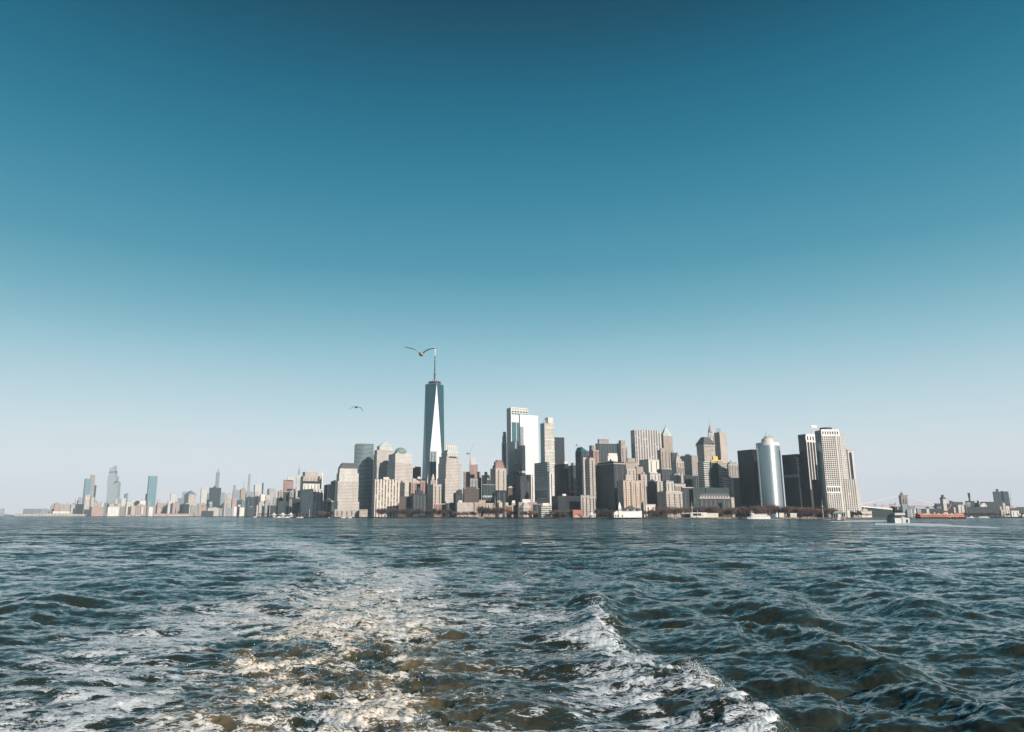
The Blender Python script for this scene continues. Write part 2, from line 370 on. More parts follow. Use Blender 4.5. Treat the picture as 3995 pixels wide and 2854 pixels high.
ff = M('MAXIMUM', M('MAXIMUM', ff, M('MULTIPLY', st.outputs[0], stg.outputs[0])), capm.outputs[0])
fc = N(t, 'ShaderNodeMixRGB'); fc.inputs['Color1'].default_value = (.62, .66, .70, 1); fc.inputs['Color2'].default_value = (.78, .73, .65, 1); l(ch.outputs[0], fc.inputs['Fac'])
l(fc.outputs[0], fb.inputs['Base Color']); fb.inputs['Roughness'].default_value = .75; fb.inputs['Specular IOR Level'].default_value = .2
bp = N(t, 'ShaderNodeBump'); bp.inputs['Strength'].default_value = .9; bp.inputs['Distance'].default_value = .05; l(fsum, bp.inputs['Height']); l(bp.outputs[0], fb.inputs['Normal'])
l(M('MULTIPLY', ff, .93), mix.inputs[0]); l(wb.outputs[0], mix.inputs[1]); l(fb.outputs[0], mix.inputs[2]); l(mix.outputs[0], out.inputs[0])
me.materials.append(wm)
water = bpy.data.objects.new('water', me); link(water); tag(water, kind='structure')
# the harbour beyond the surveyed fan, a little below the wave troughs
wm2 = pmat('outer_water', (.02, .03, .03), rough=.25, spec=.5, noise=.1)
b = MB(); b.poly([(-30000, -2000, -1.0), (30000, -2000, -1.0), (30000, 40000, -1.0), (-30000, 40000, -1.0)])
ow = b.build('harbour_bed', wm2); tag(ow, kind='structure')

# spray thrown up along the breaking crests: one mass of droplets
sb = MB(); r_s = random.Random(3)
def drop(x, y, z, s):
    a = [(x + s * dx_, y + s * dy_, z + s * dz_) for dx_, dy_, dz_ in ((1, 0, -.6), (-.5, .87, -.6), (-.5, -.87, -.6), (0, 0, 1.0))]
    for f_ in ((0, 1, 3), (1, 2, 3), (2, 0, 3), (1, 0, 2)): sb.poly([a[i_] for i_ in f_])
for i in range(1800):
    u = r_s.random() ** .8; y = 19.5 + 10 * u; x = 6.6 + .041 * (19 + 10.6 * u) + r_s.gauss(.15, .22); drop(x, y, .42 + abs(r_s.gauss(0, .13)), r_s.uniform(.004, .012))
for i in range(260):
    u = r_s.random(); y = 46 + 7 * u; x = 5.2 + 0.8 * u + .041 * y + r_s.gauss(0, .25); drop(x, y, .5 + abs(r_s.gauss(0, .12)), r_s.uniform(.008, .02))
for i in range(900):
    y = r_s.uniform(21, 60); c_ = float(np.interp(y, wy, wx)) + .041 * y; x = c_ + r_s.gauss(0, 2.6); drop(x, y, .18 + abs(r_s.gauss(0, .13)), r_s.uniform(.006, .02))
spray = sb.build('sea_spray', pmat('spray_droplets', (.7, .7, .68), rough=.4, noise=0)); tag(spray, kind='stuff')
import zlib
# ------------------------------------------------------------------ facade material: a grid of window bays in wall metres
def facade_group():
    g = bpy.data.node_groups.new('facade_grid', 'ShaderNodeTree')
    I = g.interface
    def inp(nm, ty, dv):
        s = I.new_socket(nm, in_out='INPUT', socket_type=ty); s.default_value = dv
    inp('Wall', 'NodeSocketColor', (.5, .45, .4, 1)); inp('Glass', 'NodeSocketColor', (.03, .05, .06, 1))
    for nm, dv in (('Bay', 3.), ('Floor', 3.6), ('WinW', .5), ('WinH', .55), ('Blinds', .15), ('GlassRough', .12), ('WallRough', .8), ('Seed', 0.), ('GlassSpec', .5), ('Metal', 0.)):
        inp(nm, 'NodeSocketFloat', dv)
    I.new_socket('Shader', in_out='OUTPUT', socket_type='NodeSocketShader')
    gi = N(g, 'NodeGroupInput'); go = N(g, 'NodeGroupOutput'); l = g.links.new
    uv = N(g, 'ShaderNodeUVMap'); sp = N(g, 'ShaderNodeSeparateXYZ'); l(uv.outputs[0], sp.inputs[0])
    def M(op, a, b=None, c=None):
        n = N(g, 'ShaderNodeMath', operation=op)
        for i, v in enumerate((a, b, c)):
            if v is None: continue
            if isinstance(v, (int, float)): n.inputs[i].default_value = v
            else: l(v, n.inputs[i])
        return n.outputs[0]
    bu = M('DIVIDE', sp.outputs['X'], gi.outputs['Bay']); bv = M('DIVIDE', sp.outputs['Y'], gi.outputs['Floor'])
    wu = M('LESS_THAN', M('ABSOLUTE', M('SUBTRACT', M('FRACT', bu), .5)), M('MULTIPLY', gi.outputs['WinW'], .5))
    wv = M('LESS_THAN', M('ABSOLUTE', M('SUBTRACT', M('FRACT', bv), .5)), M('MULTIPLY', gi.outputs['WinH'], .5))
    win = M('MULTIPLY', wu, wv)
    cx = N(g, 'ShaderNodeCombineXYZ'); l(M('FLOOR', bu), cx.inputs[0]); l(M('FLOOR', bv), cx.inputs[1]); l(gi.outputs['Seed'], cx.inputs[2])
    wn = N(g, 'ShaderNodeTexWhiteNoise'); wn.noise_dimensions = '3D'; l(cx.outputs[0], wn.inputs['Vector'])
    blind = M('LESS_THAN', wn.outputs['Value'], gi.outputs['Blinds'])
    gl = N(g, 'ShaderNodeMixRGB'); l(blind, gl.inputs['Fac']); l(gi.outputs['Glass'], gl.inputs['Color1'])
    bl = N(g, 'ShaderNodeMixRGB'); bl.inputs['Fac'].default_value = .55; l(gi.outputs['Glass'], bl.inputs['Color1']); l(gi.outputs['Wall'], bl.inputs['Color2']); l(bl.outputs[0], gl.inputs['Color2'])
    # weathering, floor to floor variation
    no = N(g, 'ShaderNodeTexNoise'); no.inputs['Scale'].default_value = .06; no.inputs['Detail'].default_value = 6; no.inputs['Roughness'].default_value = .65
    l(sp.outputs['X'], N(g, 'ShaderNodeMath').inputs[0])
    cy = N(g, 'ShaderNodeCombineXYZ'); l(sp.outputs['X'], cy.inputs[0]); l(M('MULTIPLY', sp.outputs['Y'], .45), cy.inputs[1]); l(gi.outputs['Seed'], cy.inputs[2]); l(cy.outputs[0], no.inputs['Vector'])
    mr = N(g, 'ShaderNodeMapRange'); mr.inputs['From Min'].default_value = .3; mr.inputs['From Max'].default_value = .7; mr.inputs['To Min'].default_value = .82; mr.inputs['To Max'].default_value = 1.12; l(no.outputs[0], mr.inputs['Value'])
    ws = N(g, 'ShaderNodeVectorMath', operation='SCALE'); l(gi.outputs['Wall'], ws.inputs[0]); l(mr.outputs[0], ws.inputs['Scale'])
    mx = N(g, 'ShaderNodeMixRGB'); l(win, mx.inputs['Fac']); l(ws.outputs[0], mx.inputs['Color1']); l(gl.outputs[0], mx.inputs['Color2'])
    b = N(g, 'ShaderNodeBsdfPrincipled'); l(mx.outputs[0], b.inputs['Base Color'])
    # every pane sits at a slightly different angle, so reflections break up
    tilt = N(g, 'ShaderNodeVectorMath', operation='SUBTRACT'); l(wn.outputs['Color'], tilt.inputs[0]); tilt.inputs[1].default_value = (.5, .5, .5)
    ts = N(g, 'ShaderNodeVectorMath', operation='SCALE'); l(tilt.outputs[0], ts.inputs[0]); l(M('MULTIPLY', win, .035), ts.inputs['Scale'])
    ge = N(g, 'ShaderNodeNewGeometry'); ad = N(g, 'ShaderNodeVectorMath', operation='ADD'); l(ge.outputs['Normal'], ad.inputs[0]); l(ts.outputs[0], ad.inputs[1])
    nn = N(g, 'ShaderNodeVectorMath', operation='NORMALIZE'); l(ad.outputs[0], nn.inputs[0]); l(nn.outputs[0], b.inputs['Normal'])
    r = N(g, 'ShaderNodeMix'); l(win, r.inputs[0]); l(gi.outputs['WallRough'], r.inputs[2]); l(gi.outputs['GlassRough'], r.inputs[3]); l(r.outputs[0], b.inputs['Roughness'])
    r2 = N(g, 'ShaderNodeMix'); l(win, r2.inputs[0]); r2.inputs[2].default_value = .25; l(gi.outputs['GlassSpec'], r2.inputs[3]); l(r2.outputs[0], b.inputs['Specular IOR Level'])
    l(M('MULTIPLY', gi.outputs['Metal'], win), b.inputs['Metallic'])
    l(b.outputs[0], go.inputs[0]); return g
FG = facade_group()
_fm = {}
def fac(name, wall, glass=(.03, .05, .06), bay=3., fl=3.6, ww=.5, wh=.55, blinds=.15, gr=.12, wr=.8, gs=.5, metal=0.):
    m = bpy.data.materials.new(name); m.use_nodes = True; t = m.node_tree; t.nodes.clear()
    o = N(t, 'ShaderNodeOutputMaterial'); g = N(t, 'ShaderNodeGroup'); g.node_tree = FG
    for k, v in (('Wall', tuple(wall) + (1,)), ('Glass', tuple(glass) + (1,)), ('Bay', bay), ('Floor', fl), ('WinW', ww), ('WinH', wh), ('Blinds', blinds),
                 ('GlassRough', gr), ('WallRough', wr), ('Seed', float(len(_fm))), ('GlassSpec', gs), ('Metal', metal)):
        g.inputs[k].default_value = v
    t.links.new(g.outputs[0], o.inputs[0]); _fm[name] = m; return m
ROOF = pmat('roof_gravel', (.22, .20, .19)); ROOFD = pmat('dark_roof', (.07, .075, .08)); ROOFW = pmat('white_roof', (.5, .48, .45))
COPPER = pmat('green_copper', (.17, .22, .21)); PALECOPPER = pmat('pale_copper', (.34, .39, .36)); STEEL = pmat('galvanised_steel', (.30, .32, .33), rough=.45, metal=.4)
WHITE = pmat('white_paint', (.62, .60, .57), rough=.5); DKSTEEL = pmat('dark_steel', (.05, .055, .06), rough=.5)
STONE = pmat('granite_blocks', (.20, .18, .165)); CONC = pmat('pale_concrete', (.36, .33, .30)); TIMBER = pmat('dark_piling', (.045, .038, .032))
REDP = pmat('red_brick_plain', (.33, .14, .10)); YELLOW = pmat('yellow_hoist_paint', (.66, .42, .12), rough=.5); ORANGE = pmat('orange_paint', (.66, .19, .09), rough=.45)
BLACK = pmat('black_glass', (.012, .015, .018), rough=.15, spec=.5); TEALG = pmat('teal_glazing', (.03, .09, .10), rough=.12, spec=.6)
HAZEG = pmat('haze_grey', (.16, .19, .21)); GREENR = pmat('green_sheet_roof', (.14, .22, .20))  # HAZEG is a grey with distance haze put into its colour
ST = {}
def st(k, *a, roof=None, **kw): ST[k] = (fac(k + '_facade', *a, **kw), roof or ROOF)
st('cream', (0.440, 0.386, 0.337), bay=3.2, fl=3.6, ww=.42, wh=.5)
st('creamdense', (0.428, 0.379, 0.335), bay=2.6, fl=3.5, ww=.55, wh=.5)
st('creamrib', (0.536, 0.484, 0.424), (.055, .045, .04), bay=8.2, fl=3.0, ww=.42, wh=.92, blinds=.25)
st('pale', (0.491, 0.462, 0.433), bay=3.4, fl=3.8, ww=.35, wh=.45)
st('palegrid', (0.460, 0.421, 0.386), (.06, .06, .06), bay=3.0, fl=4.0, ww=.52, wh=.52, blinds=.05)
st('white', (0.546, 0.518, 0.490), (.25, .25, .25), bay=4.0, fl=4.0, ww=.30, wh=.3, blinds=.4, roof=ROOFW)
st('plainwhite', (0.532, 0.490, 0.434), (.5, .46, .42), bay=9, fl=7, ww=.15, wh=.15, roof=ROOFW)
st('brick', (0.294, 0.182, 0.154), bay=3.2, fl=3.1, ww=.42, wh=.5)
st('pinkbrick', (0.341, 0.257, 0.222), (.12, .08, .07), bay=3.4, fl=3.2, ww=.42, wh=.45)
st('brownbrick', (.090, .062, .052), bay=3.0, fl=3.2, ww=.4, wh=.5)
st('tan', (0.340, 0.291, 0.249), (.05, .045, .04), bay=3.2, fl=3.4, ww=.42, wh=.52)
st('orangetan', (0.444, 0.353, 0.283), (.06, .05, .05), bay=4.6, fl=4.6, ww=.45, wh=.5, blinds=.3)
st('greystone', (0.255, 0.241, 0.234), (.04, .045, .05), bay=3.0, fl=3.6, ww=.45, wh=.6)
st('darkstone', (.042, .045, .050), (.03, .035, .04), bay=3.0, fl=3.6, ww=.45, wh=.6, blinds=.06, roof=ROOFD)
st('darkgrid', (.024, .029, .033), (.02, .025, .03), bay=2.6, fl=3.7, ww=.6, wh=.6, blinds=.1, roof=ROOFD)
st('darkband', (.040, .046, .052), (.015, .02, .025), bay=1.8, fl=3.8, ww=.94, wh=.55, blinds=.08, roof=ROOFD)
st('black', (.008, .011, .013), (.012, .014, .016), bay=1.8, fl=3.7, ww=.86, wh=.7, blinds=.03, gr=.2, gs=.35, roof=ROOFD)
st('blackrib', (0.017, 0.017, 0.017), (.01, .012, .014), bay=3.4, fl=3.8, ww=.8, wh=.9, blinds=.05, gr=.2, gs=.35, roof=ROOFD)
st('greygrid', (0.315, 0.300, 0.292), (.06, .07, .08), bay=2.2, fl=3.7, ww=.55, wh=.6)
st('greyrib', (0.364, 0.329, 0.301), (.08, .075, .07), bay=2.0, fl=3.8, ww=.5, wh=.9)
st('whiterib', (0.491, 0.462, 0.433), (.12, .11, .11), bay=9.0, fl=3.9, ww=.62, wh=.9, blinds=.1)
st('bandwhite', (0.546, 0.518, 0.476), (.03, .05, .05), bay=1.6, fl=4.2, ww=.98, wh=.55, blinds=.04, roof=ROOFD)
st('bandcream', (0.441, 0.392, 0.343), (.06, .06, .055), bay=2.4, fl=3.7, ww=.9, wh=.45)
st('bandgreen', (0.041, 0.069, 0.058), (.015, .03, .028), bay=2.4, fl=4.2, ww=.98, wh=.6, blinds=.03, roof=ROOFD)
st('bandteal', (0.225, 0.285, 0.285), (.02, .05, .055), bay=1.8, fl=4.1, ww=.97, wh=.58, blinds=.1, gs=.8)
st('tealglass', (.10, .16, .17), (.025, .085, .10), bay=1.6, fl=4.0, ww=.92, wh=.86, blinds=.12, gr=.1, gs=1.0)
st('darkteal', (0.028, 0.039, 0.041), (.018, .035, .04), bay=1.8, fl=4.0, ww=.9, wh=.7, blinds=.12, gr=.12, gs=.8)
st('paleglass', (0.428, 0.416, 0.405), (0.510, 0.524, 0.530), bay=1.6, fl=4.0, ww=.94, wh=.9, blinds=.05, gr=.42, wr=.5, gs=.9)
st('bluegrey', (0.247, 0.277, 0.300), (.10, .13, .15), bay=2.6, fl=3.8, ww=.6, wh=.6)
st('greyglass', (0.225, 0.247, 0.255), (.09, .12, .13), bay=1.8, fl=4.0, ww=.85, wh=.75, gs=.8)
st('hazetintglass', (.30, .34, .36), (.20, .25, .27), bay=4, fl=4.2, ww=.8, wh=.7, gs=.8)  # far glass, paled with haze and sky reflection in the base colour
st('tealfar', (.15, .24, .26), (.10, .19, .21), bay=3, fl=4.0, ww=.9, wh=.8, gs=.9)  # paler copy of the teal glass, distance haze mixed into the colour
st('shed', (.38, .35, .31), (.05, .05, .05), bay=17, fl=9, ww=.45, wh=.38, blinds=.3)
st('egg', (0.546, 0.511, 0.469), (.02, .022, .025), bay=4.6, fl=4.1, ww=.66, wh=.70, blinds=.02)
st('brownbay', (0.055, 0.039, 0.033), (.03, .035, .045), bay=2.9, fl=3.9, ww=.86, wh=.55, blinds=.04)
st('maroon', (.13, .05, .045), (.04, .02, .02), bay=5.2, fl=60, ww=.25, wh=.9, blinds=0)
st('construct', (0.338, 0.225, 0.188), (.08, .07, .07), bay=2.6, fl=3.9, ww=.66, wh=.62, blinds=.2)
st('silver', (.20, .25, .27), (.42, .47, .49), bay=1.6, fl=3.9, ww=.99, wh=.84, blinds=0., gr=.42, wr=.42, gs=1.0, metal=.95)
st('balcony', (0.503, 0.473, 0.424), (.10, .12, .12), bay=3.6, fl=3.6, ww=.7, wh=.5, blinds=.25)

BAYS = set('greygrid white plainwhite bluegrey darkgrid darkteal greyrib cream creamdense brick pinkbrick tan pale greystone orangetan brownbrick darkstone'.split())
BAYM = fac('bay_windows', (.11, .10, .095), (.03, .035, .04), bay=2.4, fl=3.3, ww=.7, wh=.6, blinds=.25)
BAYL = fac('glint_tint_bay_windows', (.10, .11, .11), (.05, .06, .065), bay=2.4, fl=3.6, ww=.7, wh=.6, blinds=.3)  # bays of dark blocks, glints put into a paler glass colour
THETA = R(27)
def corners(c, xL, xC, xR, y, D, th, depth=None):
    """footprint of a rectangular block: nearest corner, its front running back to the right, its flank running back to the left"""
    pyt = cpy(c, y)
    rC, _ = ray(cpx(c, xC), pyt); rL = ray(cpx(c, xL), pyt)[0]; rR = ray(cpx(c, xR), pyt)[0]
    X = rC * D; ca, sa = math.cos(th), math.sin(th)
    t = (rR * D - X) / (ca - rR * sa)
    den = sa + rL * ca
    s = (X - rL * D) / den if (xC > xL and den > .04) else (depth or max(14.0, min(40.0, t)))
    s = min(s, 95.0) if depth is None or xC > xL else depth
    if xC > xL and s < 3: s = 3
    if depth and xC <= xL: s = depth
    return (X, D), t, s
def quad(w, s, o=(0, 0)):
    return [(o[0], o[1]), (o[0] + w, o[1]), (o[0] + w, o[1] + s), (o[0], o[1] + s)]
GZ = 2.6      # street level above the water
allb = []
rr = random.Random(5)
def block(mb, rmb, q, z0, z1, roofmi=0, par=1.1):
    """walls of one block with a parapet, and its roof deck a little below the coping"""
    mb.prism(q, z0, z1, 0)
    cx_ = sum(p[0] for p in q) / len(q); cy_ = sum(p[1] for p in q) / len(q)
    def ins(f): return [(cx_ + (x - cx_) * f, cy_ + (y - cy_) * f) for x, y in q]
    w = max(1e-3, min(math.dist(q[0], q[1]), math.dist(q[1], q[2]))); f = max(.8, 1 - .9 / w)
    i = ins(f)
    rmb.loft([(x, y, z1) for x, y in q], [(x, y, z1) for x, y in i], 0)
    rmb.loft([(x, y, z1) for x, y in i], [(x, y, z1 - par) for x, y in i], 0)
    rmb.poly([(x, y, z1 - par) for x, y in i], None, 0)
def tank(parent, x, y, z, s=1.0):
    b = MB()
    for a in (0, 1, 2, 3): b.tube((x + 1.6 * s * (-1) ** a, y + 1.6 * s * (1 if a > 1 else -1), z), (x + 1.3 * s * (-1) ** a, y + 1.3 * s * (1 if a > 1 else -1), z + 3 * s), .2, n=4)
    b.lathe([(2.1 * s, z + 3 * s), (2.2 * s, z + 7 * s), (.2, z + 9 * s)], (x, y), 10)
    return b.build('water_tank', TIMBER, parent)
def bld(c, xL, xC, xR, y, D, style, label, name='office_building', th=THETA, tiers=(), top='auto', depth=None, z0=GZ, group=None, roofmat=None, seed=None):
    (X, Y), w, s = corners(c, xL, xC, xR, y, D, th, depth)
    r_ = random.Random(seed if seed is not None else zlib.crc32(repr((c, xL, y)).encode()))
    root = empty(name, (X, Y, z0), th, label, 'building', group)
    wall, rf = ST[style]; rf = roofmat or rf
    zt = PZ(cpy(c, y), D)
    mb = MB(); rb = MB(); q = quad(w, s); block(mb, rb, q, 0, zt - z0)
    mb.build('wall', wall, root); rb.build('roof', rf, root)
    ztop = zt - z0; tw, tsn, o = w, s, (0, 0)
    for k, (tL, tC, tR, ty, *rest) in enumerate(tiers):
        tst = rest[0] if rest else style
        inset = rest[1] if len(rest) > 1 else min(4.0, s * .15)
        # a set-back storey standing on the roof of the block below
        Dt = Y + inset
        (X2, Y2), w2, s2 = corners(c, tL, tC, tR, ty, Dt, th, max(6, tsn * .7))
        ddx, ddy = X2 - X, Y2 - Y
        lx = ddx * math.cos(th) + ddy * math.sin(th); ly = -ddx * math.sin(th) + ddy * math.cos(th)
        s2 = min(s2, max(5, s - ly - 1)) if ly > 0 else s2
        z2 = PZ(cpy(c, ty), Y2) - z0
        if z2 <= ztop: continue
        m2 = MB(); r2 = MB(); block(m2, r2, quad(w2, s2, (lx, ly)), ztop - 1.2, z2, par=.8)
        t_ = m2.build('upper_tower' if (z2 - ztop) > 14 else 'penthouse', ST[tst][0], root); r2.build('roof', ST[tst][1], t_)
        ztop = z2; o = (lx, ly); tw, tsn = w2, s2
    if top == 'auto' and tw > 9 and tsn > 7:
        n = r_.choice((1, 1, 2)); pm_ = r_.choice((CONC, ROOF, STEEL))
        for i in range(n):
            b = MB(); bw = tw * r_.uniform(.18, .38); bd = tsn * r_.uniform(.25, .5); bh = r_.uniform(3, 6)
            b.box((o[0] + tw * r_.uniform(.3, .7), o[1] + tsn * r_.uniform(.35, .6), ztop - 1.0), (bw, bd, bh + 1)); b.build('roof_plant', pm_, root)
        for i in range(r_.randint(1, 3)):
            b = MB(); b.box((o[0] + tw * r_.uniform(.12, .88), o[1] + tsn * r_.uniform(.15, .85), ztop - 1.0), (r_.uniform(1.5, 4), r_.uniform(1.5, 4), r_.uniform(2, 3.4))); b.build('vent_unit', pm_, root)
        if r_.random() < .35 and zt < 160: tank(root, o[0] + tw * r_.uniform(.2, .8), o[1] + tsn * .5, ztop - .9, 1.0)
    if top == 'mast':
        b = MB(); b.tube((o[0] + tw / 2, o[1] + tsn / 2, ztop - 1), (o[0] + tw / 2, o[1] + tsn / 2, ztop + 16), .6, .2); b.build('mast', STEEL, root)
    hh_ = zt - z0
    if D < 3300 and style in BAYS and w > 11 and r_.random() < .8:
        nb = max(1, int(w / r_.uniform(8, 13))); bwid = r_.uniform(1.8, 2.9)
        for i in range(nb):
            m_ = MB(); m_.box((w * (i + .5) / nb, -.12, 3), (bwid, .5, hh_ - r_.uniform(6, 9))); m_.build('window_bay', BAYL if style.startswith('dark') else BAYM, root)
        if r_.random() < .7:
            m_ = MB(); m_.prism([(-.6, -.6), (w + .6, -.6), (w + .6, s + .6), (-.6, s + .6)], hh_ - 1.6, hh_ + .25, 0, 0, botcap=0)
            rb2 = m_.build('cornice', ST[style][1] if r_.random() < .3 else CONC, root) if not top == '' or not tiers else m_.build('cornice', CONC, root)
    if D < 3300 and style in ('greygrid', 'bandteal', 'darkteal', 'darkgrid', 'greyrib', 'tealglass', 'greyglass', 'darkband') and hh_ > 70 and r_.random() < .75:
        m_ = MB(); f_ = r_.uniform(.4, .7); m_.prism([(-.2, -.2), (w + .2, -.2), (w + .2, s + .2), (-.2, s + .2)], hh_ * f_, hh_ * f_ + r_.uniform(4, 7), 0, 0, botcap=0); m_.build('plant_floor', r_.choice((BLACK, STEEL)), root)
    root['_w'] = w; root['_s'] = s; root['_h'] = zt - z0
    return root
# ------------------------------------------------------------------ land
def land(name, pts, back, mat, z=GZ):
    """quay line given as (bearing in the photo, distance); the ground runs from it to the back line"""
    f = [(ray(px, 2015)[0] * d, d) for px, d in pts]; b_ = [(ray(px, 2015)[0] * d, d) for px, d in back]
    ring = f + b_[::-1]; mb = MB(); mb.poly([(x, y, z) for x, y in ring], None, 0)
    for (x0, y0), (x1, y1) in zip(f, f[1:]):
        mb.poly([(x0, y0, -1.5), (x1, y1, -1.5), (x1, y1, z), (x0, y0, z)], [(0, 0), (math.dist((x0, y0), (x1, y1)), 0), (math.dist((x0, y0), (x1, y1)), 4), (0, 4)], 1)
    return tag(mb.build(name, [mat, SEAWALL]), kind='structure')
SEAWALL = pmat('sea_wall_stone', (.060, .052, .046), noise=.5, nscale=.12)
GROUND = pmat('city_ground', (.11, .10, .095), noise=.4, nscale=.02)
FRONT = [(40, 4700), (300, 4400), (560, 4150), (800, 3800), (1000, 3000), (1100, 2250), (1240, 2080), (1400, 1900), (1560, 1800), (1780, 1700),
         (1960, 1600), (2170, 1500), (2400, 1440), (2600, 1400), (2900, 1400), (3150, 1420), (3400, 1450), (3560, 1560)]
land('manhattan_ground', FRONT, [(40, 10500), (3560, 10500)], GROUND)
land('brooklyn_ground', [(3380, 2600), (3700, 2300), (3800, 2150), (4300, 1950)], [(3380, 7000), (4500, 7000)], GROUND, 3.0)
land('far_shore', [(-900, 7600), (200, 7600)], [(-900, 9500), (200, 9500)], GROUND, 5.0)
b = MB()
for i, (px0, px1, h) in enumerate(((-250, 10, 34), (-60, 40, 20))):
    xa, xb = ray(px0, 2000)[0] * 7900, ray(px1, 2000)[0] * 7900
    n = 10
    prev = None
    for k in range(n + 1):
        x = xa + (xb - xa) * k / n; hh = 5 + h * math.sin(math.pi * min(1, (k + .6) / n)) ** .7
        cur = [(x, 7800 + i * 90, 4), (x, 7900 + i * 90, hh), (x, 8150 + i * 90, 4)]
        if prev: b.poly([prev[0], cur[0], cur[1], prev[1]], None, 0, True); b.poly([prev[1], cur[1], cur[2], prev[2]], None, 0, True)
        prev = cur
tag(b.build('hills', HAZEG), kind='structure')

T45 = R(40); T36 = R(37)
# ---- far west side: the towers beyond the piers
def A(*a, **k): k.setdefault('th', T45); return bld('A', *a, **k)
A(0, 0, 75, 832, 6600, 'bluegrey', 'low blue grey block at the left end of the shore, almost lost in haze')
A(370, 370, 640, 828, 5100, 'greyglass', 'long low pale green glass block behind the leftmost white pier sheds', th=R(20), top='')
A(642, 642, 772, 834, 5150, 'bluegrey', 'low grey block between the pale green glass block and the white crane boom', th=R(20))
A(815, 815, 872, 772, 5050, 'bandcream', 'narrow cream banded block just left of the pink brick block by the piers')
A(870, 870, 952, 738, 4950, 'pinkbrick', 'pink brick block behind the white crane boom at the far left')
A(955, 955, 1107, 752, 5000, 'bandcream', 'wide cream banded block right of the pink brick block')
A(835, 835, 1110, 868, 4650, 'plainwhite', 'long low white block in front of the pink brick block', th=R(30), top='')
A(1110, 1130, 1212, 757, 4800, 'palegrid', 'cream block with dark rooftop vents between the banded block and the green glass one')
A(1205, 1205, 1245, 668, 5300, 'pale', 'pale slab behind the dark green glass block', top='')
A(1242, 1250, 1296, 650, 5250, 'bluegrey', 'blue grey round-topped tower beside the pale slab')
A(1213, 1213, 1328, 752, 4720, 'darkteal', 'dark green glass block in front of the pale slab')
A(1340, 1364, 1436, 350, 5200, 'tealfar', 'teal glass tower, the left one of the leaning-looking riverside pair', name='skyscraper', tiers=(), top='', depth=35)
A(1432, 1436, 1514, 290, 5450, 'greyrib', 'pale fluted tower behind and right of the teal glass riverside tower', name='skyscraper', top='')
A(1436, 1436, 1470, 372, 5230, 'bluegrey', 'lilac grey slab joined to the right of the teal glass riverside tower', name='skyscraper', top='')
A(1498, 1504, 1530, 455, 5600, 'darkteal', 'thin dark tower right of the fluted pale tower', name='skyscraper')
A(1342, 1352, 1430, 612, 4800, 'creamrib', 'cream ribbed block in front of the teal riverside tower')
A(1330, 1340, 1425, 838, 4500, 'darkstone', 'small dark block on the shore below the cream ribbed block', top='')
A(1436, 1450, 1500, 640, 4900, 'palegrid', 'small cream block tucked behind the pink striped warehouse')
A(1480, 1490, 1600, 715, 5000, 'whiterib', 'white and dark striped block above the pink warehouse')
A(1600, 1600, 1670, 735, 5100, 'pale', 'pale block between the striped block and the folded glass tower')
A(1420, 1458, 1650, 795, 4560, 'pinkbrick', 'wide pink brick warehouse with window strips on the far shore')
A(1650, 1655, 1700, 735, 4900, 'greyglass', 'grey glass block at the foot of the folded glass tower')
A(1735, 1735, 1910, 752, 4850, 'cream', 'cream block with a row of windows below the tower with the point')
A(1700, 1712, 1885, 800, 4600, 'white', 'broad white block standing on the shore below the tallest far tower')
A(1820, 1830, 1862, 680, 5000, 'pale', 'small pale block left of the two grey glass blocks')
A(1855, 1860, 1925, 665, 5050, 'bluegrey', 'grey glass block with rooftop plant under the tower with the deck')
A(1922, 1925, 1995, 660, 5060, 'pale', 'pale block beside the slim dark green tower')
A(1968, 1990, 2032, 590, 5300, 'tealfar', 'slim dark green tower at the right of the far riverside group', name='skyscraper', tiers=((2000, 2002, 2032, 578),), top='')
A(1905, 1910, 1990, 790, 4700, 'greystone', 'grey stone block in front of the slim dark green tower')
A(2000, 2010, 2075, 712, 4900, 'pale', 'pale roofed block right of the slim dark green tower')
A(2030, 2040, 2078, 795, 4650, 'brownbrick', 'brown brick block on the shore near the white pier')
A(2075, 2085, 2150, 785, 4500, 'cream', 'cream block just right of the brown brick one')
A(2118, 2120, 2205, 725, 5000, 'darkteal', 'dark cube with a rooftop frame above the cream blocks', tiers=((2150, 2150, 2205, 702),))
A(2150, 2160, 2240, 770, 4850, 'pinkbrick', 'pink block under the dark cube')
A(2205, 2215, 2273, 700, 5400, 'pale', 'very pale block left of the teal slab tower')
# piers and sheds on the left shore
for i, (a, b_, y, dd, lab, stl) in enumerate(((232, 548, 908, 4350, 'low white pier shed at the left end of the piers', 'shed'), (550, 926, 902, 4300, 'long cream pier shed under the white crane', 'shed'),
        (928, 1165, 906, 4300, 'pier shed with grey doors right of the white crane', 'shed'), (1168, 1335, 912, 4280, 'dark-roofed pier shed left of the pink warehouse', 'shed'),
        (2005, 2240, 925, 4150, 'white pier shed between the pink warehouse and the tall cream pier head', 'shed'))):
    A(a, a, b_, y, dd, stl, lab, name='pier_shed', th=R(12), top='', depth=40, roofmat=ROOFD if i == 3 else None)
def B(*a, **k): k.setdefault('th', T45); return bld('B', *a, **k)
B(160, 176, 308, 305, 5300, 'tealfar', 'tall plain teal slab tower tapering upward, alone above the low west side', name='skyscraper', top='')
B(115, 120, 155, 590, 5350, 'darkteal', 'short dark tower just left of the plain teal slab', name='skyscraper', top='')
B(20, 24, 120, 700, 5200, 'white', 'pale building in haze left of the short dark tower', top='')
B(0, 5, 130, 770, 4850, 'pinkbrick', 'pink block under the pale building near the tall cream pier head')
B(295, 300, 342, 680, 5250, 'palegrid', 'pale block at the right foot of the teal slab tower')
B(310, 325, 480, 740, 4800, 'pinkbrick', 'broad pink brick block right of the teal slab tower')
B(235, 240, 330, 765, 4650, 'greygrid', 'grey gridded block with round tanks at the foot of the teal slab', top='')
